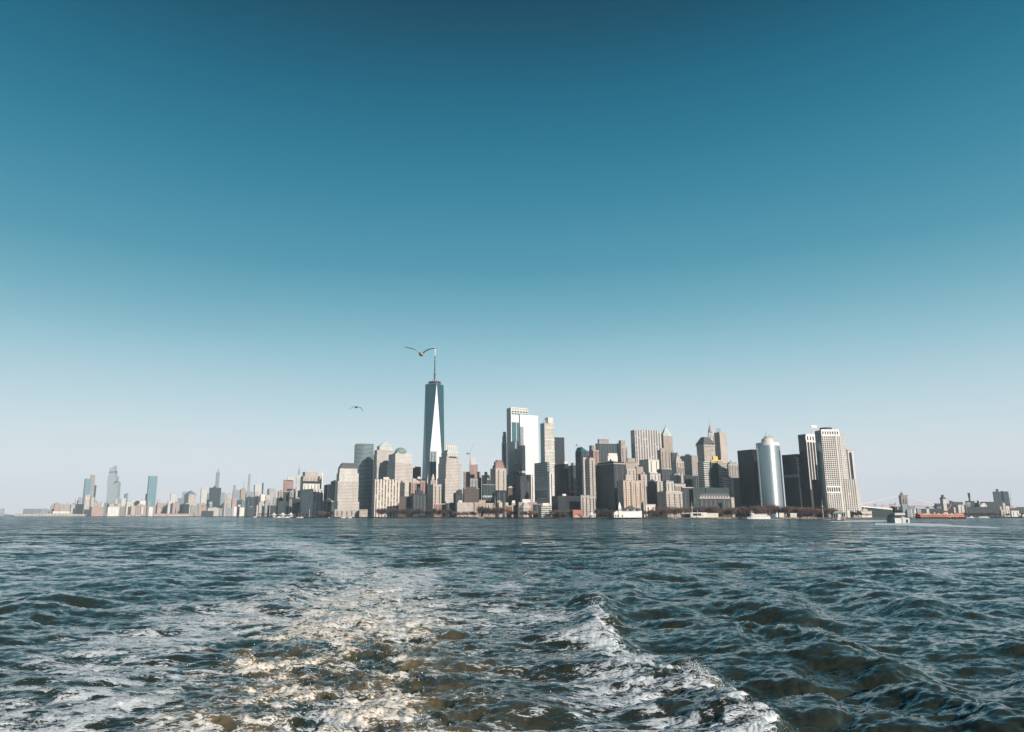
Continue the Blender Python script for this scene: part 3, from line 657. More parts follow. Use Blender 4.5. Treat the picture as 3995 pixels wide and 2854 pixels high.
B(510, 518, 590, 580, 5800, 'pale', 'pale hazy tower between the teal slab and the grey towers', name='skyscraper')
B(585, 590, 645, 715, 5300, 'bluegrey', 'low bluish block right of the pale hazy tower')
B(630, 640, 715, 660, 5500, 'greyglass', 'hazy grey glass block left of the grey twin slabs')
B(700, 706, 768, 565, 5600, 'bluegrey', 'left one of the two hazy grey slabs beside the pyramid-topped tower', name='skyscraper')
B(752, 770, 835, 562, 5650, 'bluegrey', 'right one of the two hazy grey slabs beside the pyramid-topped tower', name='skyscraper')
B(720, 800, 925, 600, 5000, 'cream', 'stepped cream tower with a blue pyramid roof on the west side', name='skyscraper', tiers=(), top='')
B(650, 735, 810, 755, 4600, 'darkteal', 'dark block with thin white piers in front of the stepped cream tower')
B(430, 455, 545, 765, 4700, 'darkstone', 'small dark block on the far shore right of the broad pink brick block')
B(480, 545, 655, 745, 4750, 'pinkbrick', 'pink block with a sloping dark neighbour on the far shore')
B(655, 665, 745, 762, 4950, 'cream', 'cream block behind the dark block with white piers')
B(825, 835, 950, 785, 4300, 'greygrid', 'white framed grid block on the far shore below the stepped cream tower')
B(990, 1002, 1095, 500, 6300, 'pale', 'very hazy setback tower with a needle, left of the square grey tower', name='skyscraper', tiers=((1012, 1024, 1072, 488),), top='mast')
B(950, 958, 1085, 780, 4600, 'pinkbrick', 'pink and cream block left of the square grey tower', tiers=((1000, 1005, 1055, 735),))
B(1090, 1098, 1130, 585, 5000, 'bluegrey', 'grey wing on the left of the square grey tower')
B(1125, 1140, 1312, 492, 4800, 'darkband', 'square lilac grey tower with a dark frame along its top', name='skyscraper', tiers=((1190, 1192, 1222, 468),), top='')
B(1295, 1305, 1372, 572, 5000, 'bluegrey', 'grey wing on the right of the square grey tower')
B(1232, 1240, 1290, 250, 6900, 'greyglass', 'tall hazy glass needle with construction hoists on top, behind the square grey tower', name='skyscraper', top='')
B(1000, 1010, 1190, 860, 4000, 'darkstone', 'low dark shed on the shore below the square grey tower', top='')
B(1085, 1100, 1290, 815, 4250, 'palegrid', 'low pale block under the square grey tower')
B(1280, 1285, 1498, 818, 3900, 'bluegrey', 'wide windowless grey block on the shore right of the square grey tower', th=R(30), top='')
B(1355, 1360, 1485, 672, 4900, 'whiterib', 'pale vertical-striped block right of the square grey tower')
B(1310, 1320, 1380, 750, 4500, 'darkteal', 'little dark block above the wide windowless grey block')
B(1385, 1395, 1485, 590, 5700, 'cream', 'cream tower with pale setbacks behind the striped block', name='skyscraper')
B(1480, 1490, 1562, 668, 4700, 'pinkbrick', 'pink slab right of the striped block')
B(1495, 1505, 1610, 530, 5400, 'bluegrey', 'hazy grey tower right of the cream tower with setbacks', name='skyscraper', tiers=((1505, 1508, 1548, 452),))
B(1500, 1512, 1680, 805, 4000, 'white', 'plain white block on the shore, right of the windowless grey one', tiers=((1512, 1515, 1580, 795),))
B(1608, 1630, 1705, 520, 5600, 'pinkbrick', 'hazy reddish tower with a thin spire', name='skyscraper', tiers=((1640, 1650, 1690, 500),), top='')
B(1560, 1640, 1752, 690, 4300, 'bandteal', 'dark block with white floor bands below the reddish spire tower')
B(1700, 1712, 1835, 560, 5300, 'bluegrey', 'hazy broad grey tower left of the white needle', name='skyscraper')
B(1745, 1752, 1780, 275, 7500, 'greygrid', 'extremely thin gridded concrete tower standing far off in haze', name='skyscraper', top='')
B(1830, 1850, 1945, 450, 6400, 'pale', 'hazy angular glass tower with a tall white needle', name='skyscraper', top='')
B(1960, 1966, 1986, 418, 7000, 'darkteal', 'thin dark tower right of the tower with the white needle', name='skyscraper', top='')
B(1840, 1850, 1925, 570, 4900, 'palegrid', 'pale green-roofed block below the tower with the white needle')
B(1680, 1790, 1840, 640, 4300, 'darkteal', 'dark block with a curved shoulder right of the banded block')
B(1840, 1900, 1935, 630, 4500, 'darkstone', 'steep dark-sided block before the pale block with the green roof')
B(1925, 1940, 2020, 598, 4700, 'plainwhite', 'plain white tall block among the dark blocks on the right of the west side')
B(1905, 1915, 1990, 720, 4200, 'cream', 'white block with round tanks near the brown park trees')
B(2010, 2020, 2090, 610, 4600, 'cream', 'cream block beside the plain white tall block')
B(2040, 2075, 2190, 510, 5200, 'whiterib', 'hazy block with a colonnade of thin piers along its top', name='skyscraper')
B(1985, 2010, 2080, 700, 4000, 'greygrid', 'grey gridded block in front of the cream block near the river trees')
B(2045, 2055, 2125, 765, 3700, 'cream', 'small cream block with punched windows beside the river trees')
B(2090, 2140, 2210, 770, 3600, 'darkstone', 'dark block at the left foot of the first tall apartment block')
B(1690, 1700, 1840, 800, 3800, 'darkstone', 'long low dark block behind the brown river trees')
B(2130, 2140, 2190, 650, 4700, 'greygrid', 'pale grey slab right of the colonnaded block')
# the tall cream head of the pier with its lettered shed
B(160, 168, 235, 798, 4080, 'plainwhite', 'tall cream pier head building at the left end of the pink lettered shed', name='pier_house', top='', depth=22)
ls = B(235, 237, 870, 905, 4060, 'pinkbrick', 'long low pink pier shed with worn red lettering along its front', name='pier_shed', th=R(14), top='', depth=60)
tcu = bpy.data.curves.new('lettering', 'FONT'); tcu.body = 'IO   TO   LARANIC YOU'; tcu.size = 9.5; tcu.extrude = .1
RED = pmat('worn_red_paint', (.62, .16, .12)); tcu.materials.append(RED)
tmp_ = bpy.data.objects.new('lettering_curve', tcu); link(tmp_); bpy.context.view_layer.update()
lme = bpy.data.meshes.new_from_object(tmp_); bpy.data.objects.remove(tmp_)
to = bpy.data.objects.new('lettering', lme); link(to, ls); to.rotation_euler = (R(90), 0, 0); to.location = (ls['_w'] * .03, -.12, 2.2); to.scale = (1.75, 1, 1)
ls.children[0].data.materials[0] = pmat('pink_shed_wall', (.74, .58, .50))

# ---- Battery Park City, left part
def C(*a, **k): k.setdefault('th', T36); return bld('C', *a, **k)
C(0, 0, 80, 1310, 2900, 'darkteal', 'small dark waterside block left of the white peaked tents', th=R(30), top='')
C(210, 218, 385, 860, 2900, 'brick', 'red brick tower with a white rooftop house', tiers=((275, 280, 380, 808, 'pale'),))
C(108, 126, 210, 1062, 2550, 'pinkbrick', 'cream and pink block left of the dark tower pair', tiers=((150, 155, 185, 1040),))
C(85, 118, 212, 1180, 2450, 'darkgrid', 'dark gridded block behind the white peaked tents')
C(205, 214, 310, 1068, 2420, 'darkteal', 'dark glass slab, left half of a pair over the tents')
C(305, 325, 418, 1058, 2400, 'greygrid', 'block with white edges and dark glass, right half of a pair over the tents')
C(268, 275, 412, 1018, 2700, 'darkteal', 'dark topped block behind the white-edged block')
C(130, 135, 305, 1238, 2340, 'darkteal', 'low dark green glass block on the esplanade behind the tents', th=R(25))
C(360, 372, 535, 1195, 2330, 'darkband', 'low dark banded block with a stepped top, left of the curved glass block', th=R(25))
C(460, 465, 545, 1050, 2650, 'pinkbrick', 'pink framed block with big openings behind the low dark banded block')
C(510, 560, 880, 800, 2500, 'cream', 'stepped cream tower with dark plant floor left of the glass curve', name='skyscraper', tiers=((545, 590, 825, 720, 'palegrid'),), top='')
C(545, 556, 848, 925, 2350, 'white', 'white block with a dark-windowed top floor in front of the stepped cream tower', tiers=((555, 560, 830, 882, 'darkgrid'),), top='')
C(815, 848, 885, 800, 2480, 'bandcream', 'banded cream wing right of the stepped cream tower')
C(548, 735, 910, 1020, 2180, 'pale', 'pale stone block with plain front and deep dark flank on the esplanade', top='', tiers=())
C(755, 768, 922, 1232, 2130, 'pale', 'lower pale stone block joined to the right of the pale esplanade block', top='')
C(925, 930, 985, 955, 2500, 'darkstone', 'dark tower with a balcony frame left of the white balconied slab', tiers=((950, 955, 985, 945),))
C(985, 995, 1100, 940, 2420, 'bandcream', 'slab of white balconies left of the tall gridded tower')
C(1040, 1080, 1180, 888, 2500, 'darkstone', 'dark block with a brick edge behind the white balconied slab')
C(918, 1000, 1075, 1215, 2250, 'darkteal', 'small black block between the pale stone block and the gridded tower')
C(990, 1050, 1110, 1240, 2200, 'darkstone', 'dark low block at the left foot of the gridded tower')
# ---- winter garden side podium
C(1105, 1110, 1540, 1385, 1960, 'creamdense', 'low arcaded pink podium with dark openings under the gridded tower', name='podium_building', th=R(14), top='', depth=40)
C(1540, 1545, 1690, 1385, 1950, 'bandcream', 'small glass pavilion with a pink overhanging roof right of the podium', name='pavilion', th=R(10), top='', depth=30)
# ---- middle ground south of the glass towers
def D_(*a, **k): k.setdefault('th', R(30)); return bld('D', *a, **k)
D_(1130, 1140, 1275, 650, 2350, 'black', 'black block with a ragged roofline left of the tallest tower', tiers=((1165, 1172, 1270, 628),))
D_(1685, 1687, 1908, 242, 2650, 'plainwhite', 'white slab with two rows of openings behind the sloped-roof tower', name='skyscraper', top='')
D_(445, 468, 900, 850, 1990, 'creamrib', 'broad cream apartment slab with vertical window strips', name='apartment_block', th=R(14), tiers=((610, 615, 715, 812, 'plainwhite'),), top='', depth=24)
D_(905, 990, 1062, 905, 2020, 'balcony', 'cream slab with a wide shadowed flank, right of the apartment slab', name='apartment_block', tiers=((920, 955, 990, 880),))
D_(1030, 1100, 1390, 905, 2060, 'pinkbrick', 'red and cream brick apartment block with rooftop houses', name='apartment_block', tiers=((1120, 1125, 1345, 838, 'cream'), (1215, 1218, 1265, 805, 'plainwhite')), top='')
D_(1265, 1268, 1355, 880, 2050, 'brick', 'red balconied wing at the right of the brick apartment block', name='apartment_block')
D_(900, 905, 1140, 1150, 1940, 'brownbrick', 'low dark brown brick block with scattered windows behind the bare trees', name='apartment_block')
D_(1100, 1135, 1370, 1100, 1920, 'darkstone', 'dark apartment block with a few bright windows, stepped at the top', name='apartment_block', tiers=((1170, 1190, 1310, 1050), (1210, 1220, 1260, 1000)), top='')
D_(1390, 1490, 1635, 940, 1950, 'cream', 'cream apartment block with a dark flank and rows of punched windows', name='apartment_block', tiers=((1440, 1445, 1535, 870, 'pinkbrick'), (1462, 1465, 1510, 805, 'cream'), (1478, 1480, 1500, 765, 'plainwhite')), top='')
D_(1600, 1605, 1860, 1180, 2000, 'pinkbrick', 'low pink brick blocks stepping down behind the trees', name='apartment_block', th=R(20))
D_(1500, 1510, 1705, 1280, 1860, 'brick', 'low red brick building with pale framed windows on the esplanade', name='apartment_block', th=R(18))
D_(1700, 1712, 1905, 1262, 1850, 'darkgrid', 'low dark building with a row of bright openings on the esplanade', name='apartment_block', th=R(18))
D_(1845, 1900, 1995, 1090, 1900, 'darkstone', 'domed-looking dark brick block at the foot of the sloped-roof tower', name='apartment_block', tiers=((1890, 1910, 1990, 1050),))
D_(1570, 1690, 1760, 825, 2150, 'darkteal', 'dark lower wing on the left flank of the sloped-roof tower')
def F_(*a, **k): k.setdefault('th', R(28)); return bld('F', *a, **k)
F_(232, 244, 312, 945, 2300, 'pinkbrick', 'windowless pink slab behind the tower under construction', top='')
F_(312, 318, 415, 845, 2200, 'construct', 'tower under construction in red and cream beside a tower crane', name='skyscraper', tiers=((320, 326, 400, 765, 'pale'),), top='')
F_(315, 320, 418, 1032, 2100, 'greygrid', 'grey gridded block below the tower under construction')
F_(410, 430, 455, 945, 2350, 'brick', 'dark brick slab right of the tower under construction', top='')
F_(415, 425, 468, 1020, 2150, 'darkteal', 'dark glass block right of the grey gridded block')
F_(472, 508, 580, 990, 2300, 'pinkbrick', 'pink banded block with a rooftop tank tower', tiers=((510, 513, 547, 948),))
F_(585, 655, 795, 900, 1950, 'cream', 'cream brick tower with a red stepped crown and a dark left flank', name='skyscraper', tiers=((615, 655, 770, 858, 'brick'), (632, 655, 755, 812, 'brick'), (652, 668, 735, 790, 'brick')), top='')
F_(500, 530, 600, 1060, 1920, 'darkstone', 'dark rounded block left of the red-crowned tower', tiers=((520, 540, 590, 1052),))
F_(480, 485, 640, 1110, 1870, 'darkteal', 'dark green low block under the red-crowned tower', top='')
F_(225, 240, 435, 1160, 1840, 'brownbrick', 'broad dark brown brick block with a rounded roofline', name='apartment_block', tiers=((255, 262, 400, 1143),))
F_(105, 130, 222, 1235, 1830, 'darkstone', 'dark stepped block left of the broad dark brown block', name='apartment_block', tiers=((155, 165, 215, 1180),))
F_(800, 803, 862, 985, 2150, 'bandteal', 'grey banded block between the red-crowned tower and the blue glass tower')
F_(735, 748, 800, 560, 2350, 'greyrib', 'slim setback stone tower at the left edge of the blue glass tower', name='skyscraper', tiers=((742, 752, 796, 470), (750, 760, 792, 418)), top='')
F_(800, 858, 1080, 97, 2250, 'tealglass', 'tall blue glass tower with a white gridded crown', name='skyscraper', top='')
F_(962, 975, 1215, 188, 2080, 'paleglass', 'tall blank white-mirrored glass tower', name='skyscraper', top='')
F_(825, 905, 960, 540, 1990, 'tealglass', 'dark teal glass tower with a brighter panel in front of the blue glass tower', name='skyscraper', top='')
F_(960, 1000, 1045, 595, 1960, 'darkteal', 'slim dark green glass tower before the white-mirrored tower', name='skyscraper', tiers=(), top='')
F_(976, 980, 1022, 350, 2040, 'greygrid', 'patterned grey slab rising against the white-mirrored tower', name='skyscraper', tiers=(), top='')
F_(1043, 1045, 1170, 985, 1990, 'white', 'white lower wing with window columns under the white-mirrored tower', top='')
F_(910, 978, 1120, 1060, 1860, 'darkstone', 'dark brown stepped apartment block with a crown, before the white wing', name='apartment_block', tiers=((940, 982, 1065, 1010), (980, 985, 1055, 998)), top='')
F_(800, 820, 935, 1150, 1880, 'brownbrick', 'dark brown brick block with arched top left of the stepped apartment block', name='apartment_block')
F_(655, 670, 800, 1190, 1810, 'darkgrid', 'dark rounded block with glints below the red-crowned tower', name='apartment_block')
F_(1243, 1298, 1425, 300, 1900, 'balcony', 'tall slim pale tower with stacked bands and rough construction on top', name='skyscraper', tiers=((1300, 1345, 1410, 228, 'plainwhite'),), top='')
F_(1165, 1335, 1365, 815, 1700, 'bandteal', 'dark banded glass office block with a black top floor', name='office_building', tiers=(), top='')
F_(1430, 1432, 1560, 490, 2250, 'darkband', 'broad charcoal slab with horizontal bands and a small roof house', name='skyscraper', th=R(12), tiers=(), top='', depth=40)
# waterfront row
F_(145, 150, 378, 1350, 1740, 'cream', 'low cream esplanade block with balconies behind bare trees', name='apartment_block', th=R(12), tiers=((163, 166, 213, 1325, 'plainwhite'), (232, 235, 320, 1330, 'pinkbrick')))
F_(372, 376, 492, 1352, 1745, 'pinkbrick', 'low pink brick esplanade block joined to the cream one', name='apartment_block', th=R(12))
F_(432, 436, 522, 1318, 1800, 'pinkbrick', 'small brick block peeping over the pink esplanade block', name='apartment_block')
F_(524, 528, 655, 1360, 1730, 'orangetan', 'low orange brick block behind the dark trees', name='apartment_block', th=R(12))
F_(668, 700, 745, 1350, 1720, 'cream', 'narrow cream block with a pink rooftop among the dark trees', name='apartment_block', tiers=((672, 678, 728, 1325, 'pinkbrick'),))
F_(780, 785, 823, 1350, 1720, 'cream', 'tiny cream framed block with a dark window among the trees', name='apartment_block')
F_(865, 868, 915, 1352, 1715, 'pinkbrick', 'narrow pink block left of the ziggurat roof', name='apartment_block', tiers=((872, 874, 912, 1325, 'plainwhite'),))
F_(955, 960, 1200, 1345, 1700, 'pinkbrick', 'pink brick block with white rooftop houses behind the ziggurat museum', name='apartment_block', th=R(12), tiers=((1005, 1008, 1115, 1308, 'plainwhite'),), top='')
F_(1145, 1150, 1260, 1370, 1600, 'darkteal', 'low dark glass wing left of the white waterfront building', name='office_building', th=R(10))
F_(1255, 1258, 1390, 1390, 1560, 'bandwhite', 'white cubic waterfront building with a wide glazed band', name='museum', th=R(10), tiers=((1272, 1275, 1365, 1358, 'plainwhite'),), top='')
F_(1205, 1210, 1340, 1290, 1650, 'darkband', 'low grey plant-topped block under the banded glass office block', th=R(12))
F_(800, 805, 870, 1395, 1660, 'brownbrick', 'low brown block left of the ziggurat museum', name='apartment_block')

# the jumble of small far roofs between the named blocks: nothing tells these apart
def jumble(px0, px1, y0, y1, D0_, D1_, n, styles, lab, grp, th, wpx=(4, 13)):
    for i in range(n):
        px = rr.uniform(px0, px1); w = rr.uniform(*wpx); yt = rr.uniform(y0, y1); D = rr.uniform(D0_, D1_)
        bld('P', px - w * .3, px, px + w, yt, D, rr.choice(styles), lab, th=th, group=grp, top='', seed=i)
jumble(430, 1050, 1952, 1990, 4500, 5400, 70, ('cream', 'pinkbrick', 'pale', 'greygrid', 'bluegrey', 'darkteal', 'brick', 'hazetintglass'), 'small hazy block in the jumble of low far roofs on the left', 'small blocks of the far west side', T45)
jumble(860, 1240, 1935, 1985, 2700, 3600, 16, ('cream', 'darkstone', 'pinkbrick', 'greygrid', 'darkteal', 'pale'), 'small block in the jumble left of the wide pale gridded tower', 'small blocks west of the gridded towers', T36)
jumble(3450, 3960, 1972, 1992, 2500, 3000, 26, ('darkstone', 'greystone', 'darkteal', 'brownbrick', 'pale'), 'small dark roof in the jumble across the river', 'small roofs across the river', R(12), (5, 14))
def G_(*a, **k): k.setdefault('th', R(27)); return bld('G', *a, **k)
def H_(*a, **k): k.setdefault('th', R(27)); return bld('H', *a, **k)
def I_(*a, **k): k.setdefault('th', R(24)); return bld('I', *a, **k)
def J_(*a, **k): k.setdefault('th', R(16)); return bld('J', *a, **k)
G_(230, 380, 432, 770, 1700, 'darkgrid', 'dark gridded block with small lit glints and white rooftop plant', tiers=((300, 375, 420, 738, 'plainwhite'),), top='')
G_(432, 497, 540, 790, 1720, 'darkteal', 'dark glass wing with a white edge right of the dark gridded block', tiers=((470, 500, 532, 755, 'pinkbrick'),), top='')
G_(130, 160, 218, 880, 1690, 'white', 'white balconied slab squeezed between two dark blocks', top='')
G_(190, 285, 610, 1230, 1560, 'darkgrid', 'long low hotel block with rows of pale-silled windows in shade', name='hotel', th=R(20), top='', tiers=((345, 350, 400, 1203, 'plainwhite'),))
G_(605, 612, 820, 1220, 1540, 'creamdense', 'low cream wing with small windows right of the long dark hotel', name='hotel', th=R(16), top='', depth=30)
G_(532, 618, 720, 590, 1900, 'darkteal', 'glass tower with a stepped slanted roof behind the cream condominium', name='skyscraper', tiers=(), top='')
G_(628, 645, 792, 675, 1650, 'palegrid', 'pale gridded condominium tower in front of the slanted glass tower', name='skyscraper')
G_(735, 735, 815, 690, 1640, 'creamdense', 'cream and pink tower joined to the right of the pale gridded condominium', name='skyscraper')
G_(722, 790, 872, 572, 2100, 'brick', 'red brick tower with a narrower top', name='skyscraper', tiers=((733, 768, 808, 502, 'brick'),), top='')
G_(820, 870, 1155, 470, 2300, 'darkteal', 'broad dark glass slab with a white plant house on the roof', name='skyscraper', th=R(12), tiers=((853, 875, 1015, 412, 'greygrid'),), top='')
G_(1150, 1190, 1283, 520, 2150, 'tan', 'slender tan stone tower with a round-shouldered top', name='skyscraper', tiers=((1150, 1188, 1253, 430, 'tan'),), top='')
G_(990, 1000, 1142, 650, 1900, 'white', 'white rooftop building with tall openings behind the black office block', tiers=((1005, 1010, 1135, 615, 'white'),), top='')
G_(820, 1085, 1250, 760, 1600, 'darkstone', 'massive black-flanked office block with an ornate sunlit end', name='office_building', tiers=((850, 1080, 1235, 735, 'darkstone'),))
G_(1130, 1215, 1240, 1010, 1560, 'darkstone', 'dark narrow block between the massive black-flanked block and the orange-lit block', top='')
H_(150, 160, 345, 700, 1850, 'tan', 'pointed tan masonry block with arched windows below the white ribbed slab', tiers=((175, 185, 300, 640, 'tan'),), top='')
H_(150, 175, 310, 800, 1780, 'cream', 'stepped cream block on the roofline behind the orange-lit block')
H_(300, 320, 420, 770, 1800, 'pinkbrick', 'small pinkish rooftop block left of the white-domed roof')
H_(345, 385, 475, 885, 1660, 'cream', 'cream block with a cornice behind the orange-lit block')
H_(30, 120, 410, 975, 1540, 'orangetan', 'orange-lit stone office block with an ornate top storey and punched windows', name='office_building', th=R(22), tiers=((120, 160, 220, 890, 'cream'),), top='')
H_(230, 292, 690, 215, 2250, 'whiterib', 'wide white ribbed slab tower', name='skyscraper', th=R(16), tiers=(), top='', depth=45)
H_(375, 500, 660, 660, 1950, 'plainwhite', 'plain white windowless block below the white ribbed slab', top='')
H_(365, 370, 520, 680, 2050, 'darkteal', 'dark glass block left of the plain white block')
H_(478, 525, 680, 870, 1750, 'pale', 'white block with dark flank and rooftop balconies', tiers=((520, 530, 640, 855, 'white'),))
H_(400, 610, 690, 1000, 1680, 'darkstone', 'big dark shadowed block behind the white gabled block')
H_(620, 630, 715, 990, 1640, 'cream', 'cream stepped block with balconies left of the white gabled block')
H_(700, 770, 880, 985, 1650, 'pale', 'white stepped apartment block left of the columned building', tiers=((730, 770, 815, 978),))
H_(675, 725, 862, 305, 2300, 'tan', 'tan stone tower under a tall green pyramid roof with a spire', name='skyscraper', top='')
H_(635, 685, 832, 520, 2150, 'tan', 'tan stone slab in front of the green pyramid tower, with vertical window strips', name='skyscraper', tiers=((680, 685, 740, 492, 'tan'),), top='')
H_(660, 700, 870, 800, 1950, 'darkstone', 'dark lower block under the tan stone slab')
H_(825, 850, 935, 560, 2250, 'darkstone', 'dark ornate tower top right of the tan stone slab', tiers=())
H_(845, 920, 1035, 690, 1850, 'cream', 'stepped cream tower with a pyramid top and a columned loggia', name='skyscraper', tiers=((880, 920, 1000, 650), (905, 925, 970, 610)), top='')
H_(825, 890, 985, 900, 1760, 'cream', 'cream middle block with punched windows left of the columned building')
H_(880, 890, 1060, 1030, 1680, 'cream', 'low classical building with dark tall columns', name='office_building', tiers=())
H_(975, 1150, 1245, 600, 1950, 'greyrib', 'grey office tower with fine vertical ribs and a dark left flank', name='skyscraper')
H_(1040, 1050, 1250, 905, 1800, 'darkgrid', 'dark lower gridded block right of the cream stepped tower')
H_(1000, 1010, 1180, 1080, 1600, 'darkstone', 'dark block between the white gabled block and the green banded offices')
H_(635, 768, 1010, 1150, 1500, 'creamdense', 'white stone block with a sloping attic and tall arched windows', name='office_building', th=R(22), tiers=((640, 775, 975, 1138, 'creamdense'),), top='')
H_(455, 458, 605, 1340, 1470, 'plainwhite', 'blank cream end wall of a low building behind the bare trees', name='low_building', th=R(10), top='')
H_(1225, 1335, 1495, 430, 2100, 'bandcream', 'banded stone tower with a huge dark mansard roof', name='skyscraper', top='')
H_(1398, 1408, 1500, 290, 2350, 'cream', 'ornate cream pinnacle tower with a spire, behind the mansard-roofed tower', name='skyscraper', tiers=((1405, 1410, 1470, 250), ), top='')
H_(1490, 1565, 1624, 250, 2250, 'tan', 'tall tan tower with a scaffold frame on its roof', name='skyscraper', top='')
I_(505, 515, 622, 185, 2245, 'cream', 'cream right-hand shaft of the tall tower with the roof scaffold', name='skyscraper', th=R(27), tiers=(), top='')
I_(165, 262, 628, 650, 1680, 'bandwhite', 'white and dark banded office block with a dark glass centre bay', name='office_building', th=R(14), top='', tiers=(), depth=46)
I_(88, 92, 665, 1062, 1600, 'bandgreen', 'lower dark green banded office block standing before the white banded one', name='office_building', th=R(10), top='', depth=44)
I_(560, 625, 688, 885, 1660, 'bandwhite', 'low white banded wing stepping down to the right of the banded office block', th=R(14), top='')
I_(620, 655, 820, 690, 2000, 'greyrib', 'grey stone tower with ornate stepped crown right of the banded offices', name='skyscraper', tiers=((640, 670, 790, 660),))
I_(665, 670, 830, 905, 1750, 'black', 'black block filling the gap left of the big dark glass tower', top='')
I_(795, 1035, 1145, 455, 1640, 'black', 'big plain black glass tower left of the silver round tower', name='skyscraper', th=R(30), top='')
I_(190, 196, 690, 1222, 1500, 'darkstone', 'long low stone building with dormered roof behind the brown trees', name='office_building', th=R(8), top='', depth=26)
I_(690, 700, 745, 1215, 1480, 'cream', 'narrow sunlit cream end block of the dormered building', name='office_building', th=R(10), top='', depth=26)
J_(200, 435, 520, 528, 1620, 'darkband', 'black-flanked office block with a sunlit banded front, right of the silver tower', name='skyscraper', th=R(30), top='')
J_(600, 605, 700, 1150, 1640, 'darkteal', 'low dark glass block at the foot of the ribbed brown tower', th=R(8), top='')
J_(455, 575, 800, 212, 1600, 'brownbay', 'dark brown tower with pale vertical piers', name='skyscraper', th=R(22), top='')
J_(690, 692, 860, 935, 1530, 'maroon', 'maroon brick telephone-exchange-like block with vertical recesses', name='office_building', th=R(5), top='', depth=30)
J_(800, 820, 1100, 142, 1490, 'egg', 'white egg-crate gridded tower with deep square openings, tallest at the right end', name='skyscraper', th=R(6), top='', depth=44)
J_(1095, 1098, 1194, 205, 1516, 'pale', 'pale blank wing joined to the right side of the egg-crate tower', name='skyscraper', th=R(6), top='', depth=30)
J_(1165, 1168, 1365, 925, 1500, 'egg', 'lower white gridded wing at the right of the egg-crate tower', name='office_building', th=R(6), top='', depth=40)
J_(1170, 1175, 1240, 430, 1560, 'whiterib', 'white shaft with dark vertical slots behind the egg-crate tower', name='skyscraper', th=R(6), top='', depth=40)
J_(1238, 1242, 1330, 462, 1545, 'white', 'white right-hand shaft with one dark window column, stepping down behind the egg-crate tower', name='skyscraper', th=R(6), top='', depth=44)
J_(1360, 1362, 1432, 1010, 1530, 'pale', 'low pale end wing at the far right of the egg-crate tower', th=R(6), top='', depth=44)
# low quayside buildings of the Battery
bld('J', 1230, 1232, 1280, 1420, 1440, 'plainwhite', 'small cream cube beside the green-roofed terminal', name='kiosk', th=R(4), top='', depth=8)
for (a_, b_, y_, lab) in ((160, 238, 1462, 'left one of two white boxes among the park trees'), (338, 436, 1468, 'right one of two white boxes among the park trees')):
    bld('J', a_, a_, b_, y_, 1425, 'plainwhite', lab, name='kiosk', th=R(3), top='', depth=6)
bld('J', 1090, 1090, 1140, 1480, 1432, 'plainwhite', 'tiny white booth in front of the green-roofed terminal', name='kiosk', th=R(3), top='', depth=6)
bld('H', 1130, 1132, 1375, 1465, 1415, 'plainwhite', 'long white waterside shed with a row of dark windows', name='pier_shed', th=R(3), top='', depth=16)
bld('H', 1375, 1376, 1550, 1475, 1418, 'plainwhite', 'lower white waterside shed joined to the right of the windowed one', name='pier_shed', th=R(3), top='', depth=14)
bld('H', 1005, 1006, 1128, 1470, 1425, 'darkgrid', 'low dark open shed left of the white waterside shed', name='pier_shed', th=R(3), top='', depth=12)
bld('J', 1455, 1457, 1624, 1432, 1470, 'plainwhite', 'long cream ferry building with small arches at the foot of the bridge', name='ferry_building', th=R(3), top='', depth=18)
# ---- across the river on the right
def K_(*a, **k): k.setdefault('th', R(8)); k.setdefault('depth', 22); return bld('K', *a, **k)
def L_(*a, **k): k.setdefault('th', R(8)); k.setdefault('depth', 26); return bld('L', *a, **k)
K_(1120, 1120, 1200, 770, 1640, 'darkteal', 'dark glass block left of the grey ferry terminal tower', top='')
K_(1195, 1197, 1318, 712, 1570, 'bluegrey', 'plain grey square tower of the ferry terminal', name='ferry_terminal_tower', top='')
K_(1318, 1320, 1530, 765, 1600, 'greyglass', 'grey roofed terminal hall right of the plain grey tower', name='ferry_terminal', top='')
K_(1320, 1322, 1430, 840, 1550, 'bluegrey', 'lilac grey end wall of the terminal hall', name='ferry_terminal', top='')
K_(1430, 1432, 1550, 840, 1560, 'whiterib', 'white framed slip house between the terminal hall and the orange ferry', name='ferry_slip', top='')
K_(1580, 1582, 1690, 815, 1640, 'bluegrey', 'pale grey gable behind the left end of the orange ferry', top='')
K_(1690, 1692, 2273, 825, 2450, 'darkteal', 'long dark low warehouse behind the orange ferry', name='warehouse', top='')
K_(1830, 1832, 1900, 825, 2350, 'pale', 'small pale house before the long dark warehouse', name='warehouse', top='')
K_(865, 867, 1040, 700, 3400, 'bluegrey', 'hazy low blocks beyond the bridge deck, left of its tower', tiers=((1015, 1016, 1042, 672),))
K_(690, 692, 810, 702, 3300, 'pale', 'hazy pale block under the bridge cable', top='')
K_(465, 467, 525, 700, 3400, 'bluegrey', 'small hazy block under the left bridge cable', top='')
L_(40, 42, 400, 655, 2900, 'darkteal', 'long dark block behind the clock tower', name='warehouse', top='')
L_(410, 412, 475, 588, 2950, 'darkteal', 'dark square house right of the clock tower', top='')
L_(475, 477, 570, 605, 2950, 'darkstone', 'dark low slab beside the dark square house', top='')
L_(590, 592, 740, 625, 3000, 'darkstone', 'ragged low roofs left of the tall dark chimney')
L_(345, 347, 820, 690, 2600, 'darkband', 'wide dark warehouse row under the dark roofs', name='warehouse', top='')
L_(620, 622, 770, 695, 2480, 'pale', 'pale irregular block on the wooded bank', top='')
L_(815, 817, 930, 640, 2700, 'greystone', 'grey block at the base of the tall dark chimney')
L_(930, 932, 1100, 645, 2800, 'darkstone', 'dark roofs right of the tall dark chimney')
